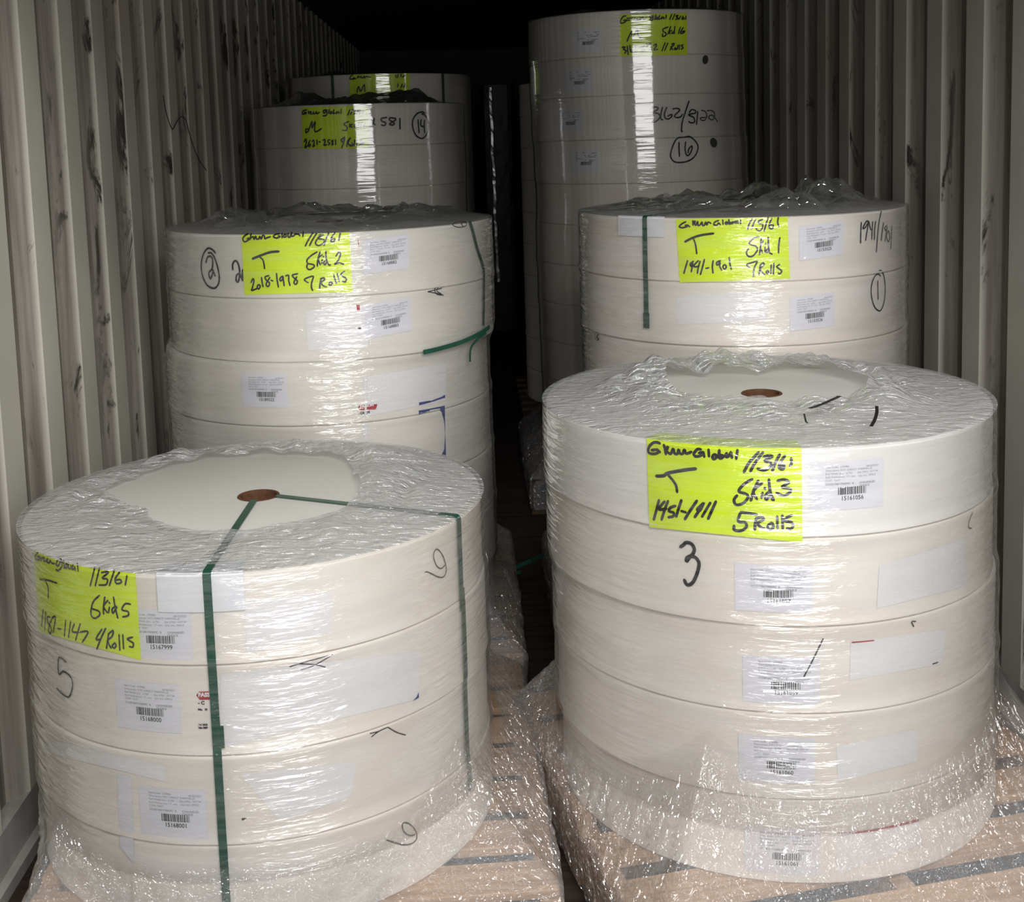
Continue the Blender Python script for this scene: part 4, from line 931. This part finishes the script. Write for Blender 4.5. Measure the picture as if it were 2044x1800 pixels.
w5 = wrap(s5, 'clear stretch film round the front left stack, flaring to the pallet', 320, True, .30, .024, True, 4.1, lambda t: 1.0+.5*math.sin(t), None, [(210, 972), (274, 948), (367, 918), (489, 904), (587, 901), (675, 911), (700, 928), (704, 948), (719, 967), (709, 992), (660, 1021), (587, 1041), (489, 1055), (391, 1055), (293, 1014)])
wrap(s2, 'stretch film round the Skid 2 stack with a dark crumpled heap on top', 220, True, .20, .036, True, 7.7, lambda t: 1.1, 'crumplemid')
wrap(s1, 'stretch film round the Skid 1 stack with a tall crumpled heap on top', 220, True, .20, .052, True, 2.9, lambda t: 1.1+.4*math.cos(t), 'crumplemid')
wrap(s14, 'stretch film round the circled 14 stack with a heap on top', 160, False, .15, .055, True, 5.5)
wrap(s16, 'stretch film round the tallest stack, with a bright upright reflection', 160, False, .25, .02, True, 8.8)
wrap(sM, 'stretch film round the dim stack marked M behind circled 14', 128, False, .2, .03, True, 3.1)
# strokes of marker left on the gathered film of skid 3
zt = s3.top+.036
mb = MB()
for pts, w in (([(1616, 815), (1630, 811), (1652, 802), (1676, 791)], .008), ([(1750, 811), (1750, 824), (1746, 838), (1739, 851)], .006), ([(1605, 826), (1609, 842), (1613, 844)], .003)):
    P = [at_z(a, b_, zt) for a, b_ in smooth_line(pts, 6)]
    Wd = []
    for k in range(len(P)):
        d = (P[min(k+1, len(P)-1)]-P[max(0, k-1)]).normalized(); Wd.append(d.cross(Vector((0, 0, 1))))
    vs, fs = strip([p-Vector((s3.x, s3.y, 0)) for p in P], [(0, 0, 1)]*len(P), Wd, w); mb.add(vs, fs)
o = mb.build('marker_stroke', M['ink'], w3); o['label'] = 'black marker strokes on the film'

# ------------------------------------------------------------------ dark bundle at the far end
a = at_depth(965, 400, 9.6); c = at_depth(1033, 400, 9.6)
bx0, bx1 = a.x, c.x
t = empty('wrapped_bundle', ((bx0+bx1)/2, 9.75, 0)); tag(t, 'tall narrow bundle wrapped in black film at the far end', 'bundle')
hh = at_depth(998, 169, 9.6).z; wd = (bx1-bx0)/2
vs = []; nz = 40; prof = []
for k in range(28):
    q = 2*math.pi*k/28; prof.append((max(-1, min(1, 1.25*math.cos(q)))*wd, max(-1, min(1, 1.25*math.sin(q)))*.16))
for j in range(nz+1):
    z = hh*j/nz
    for x, y in prof:
        n = .006*mnoise.noise(Vector((x*30, y*30, z*9))); vs.append((x*(1+n*3), y*(1+n*3), z))
fs = grid_faces(nz+1, 28, wrap=True)+[tuple(range(28))[::-1], tuple(nz*28+k for k in range(28))]
mk('body', vs, fs, M['blackfilm'], t, smooth=False)
rid = []
for j in range(60):
    z = hh*.99-j*(hh*.8)/60; px = .47*math.sin(0)+(-wd*.42)+.012*mnoise.noise(Vector((0, 3, z*6)))+.02*(1-z/hh)
    rid.append((px, -.165-.006*abs(mnoise.noise(Vector((1, 2, z*17)))), z))
vs, fs = [], []
for i, p in enumerate(rid):
    w = .026+.012*mnoise.noise(Vector((5, 5, p[2]*14)))
    tl = .5*mnoise.noise(Vector((9, 1, p[2]*22)))
    vs += [(p[0]-w, p[1]+.012, p[2]), (p[0]-w*.3, p[1]-.006, p[2]+.004*tl), (p[0]+w*.4, p[1]-.005+.01*tl, p[2]), (p[0]+w, p[1]+.012, p[2])]
fs = grid_faces(60, 4)
mk('ridge_highlight', vs, fs, simple('painted_ridge_highlight', (.85, .85, .85), .28, .8, 0, 20, 0, .7), t)  # pale strip painting the highlight along the black film

# ------------------------------------------------------------------ wire hanging on the left wall, rub marks
P = [at_x(a, b_, XL+.012) for a, b_ in smooth_line([(326, 190), (331, 222), (343, 257), (350, 248), (356, 238), (364, 233), (371, 240), (377, 262), (386, 292), (398, 320), (412, 340)], 5)]
vs, fs = tube(P, .0016); lo = P[0]
o = mk('wire', [v-lo for v in vs], fs, M['wire'], None, lo); tag(o, 'thin dark wire curling off the corrugated left wall', 'wire')
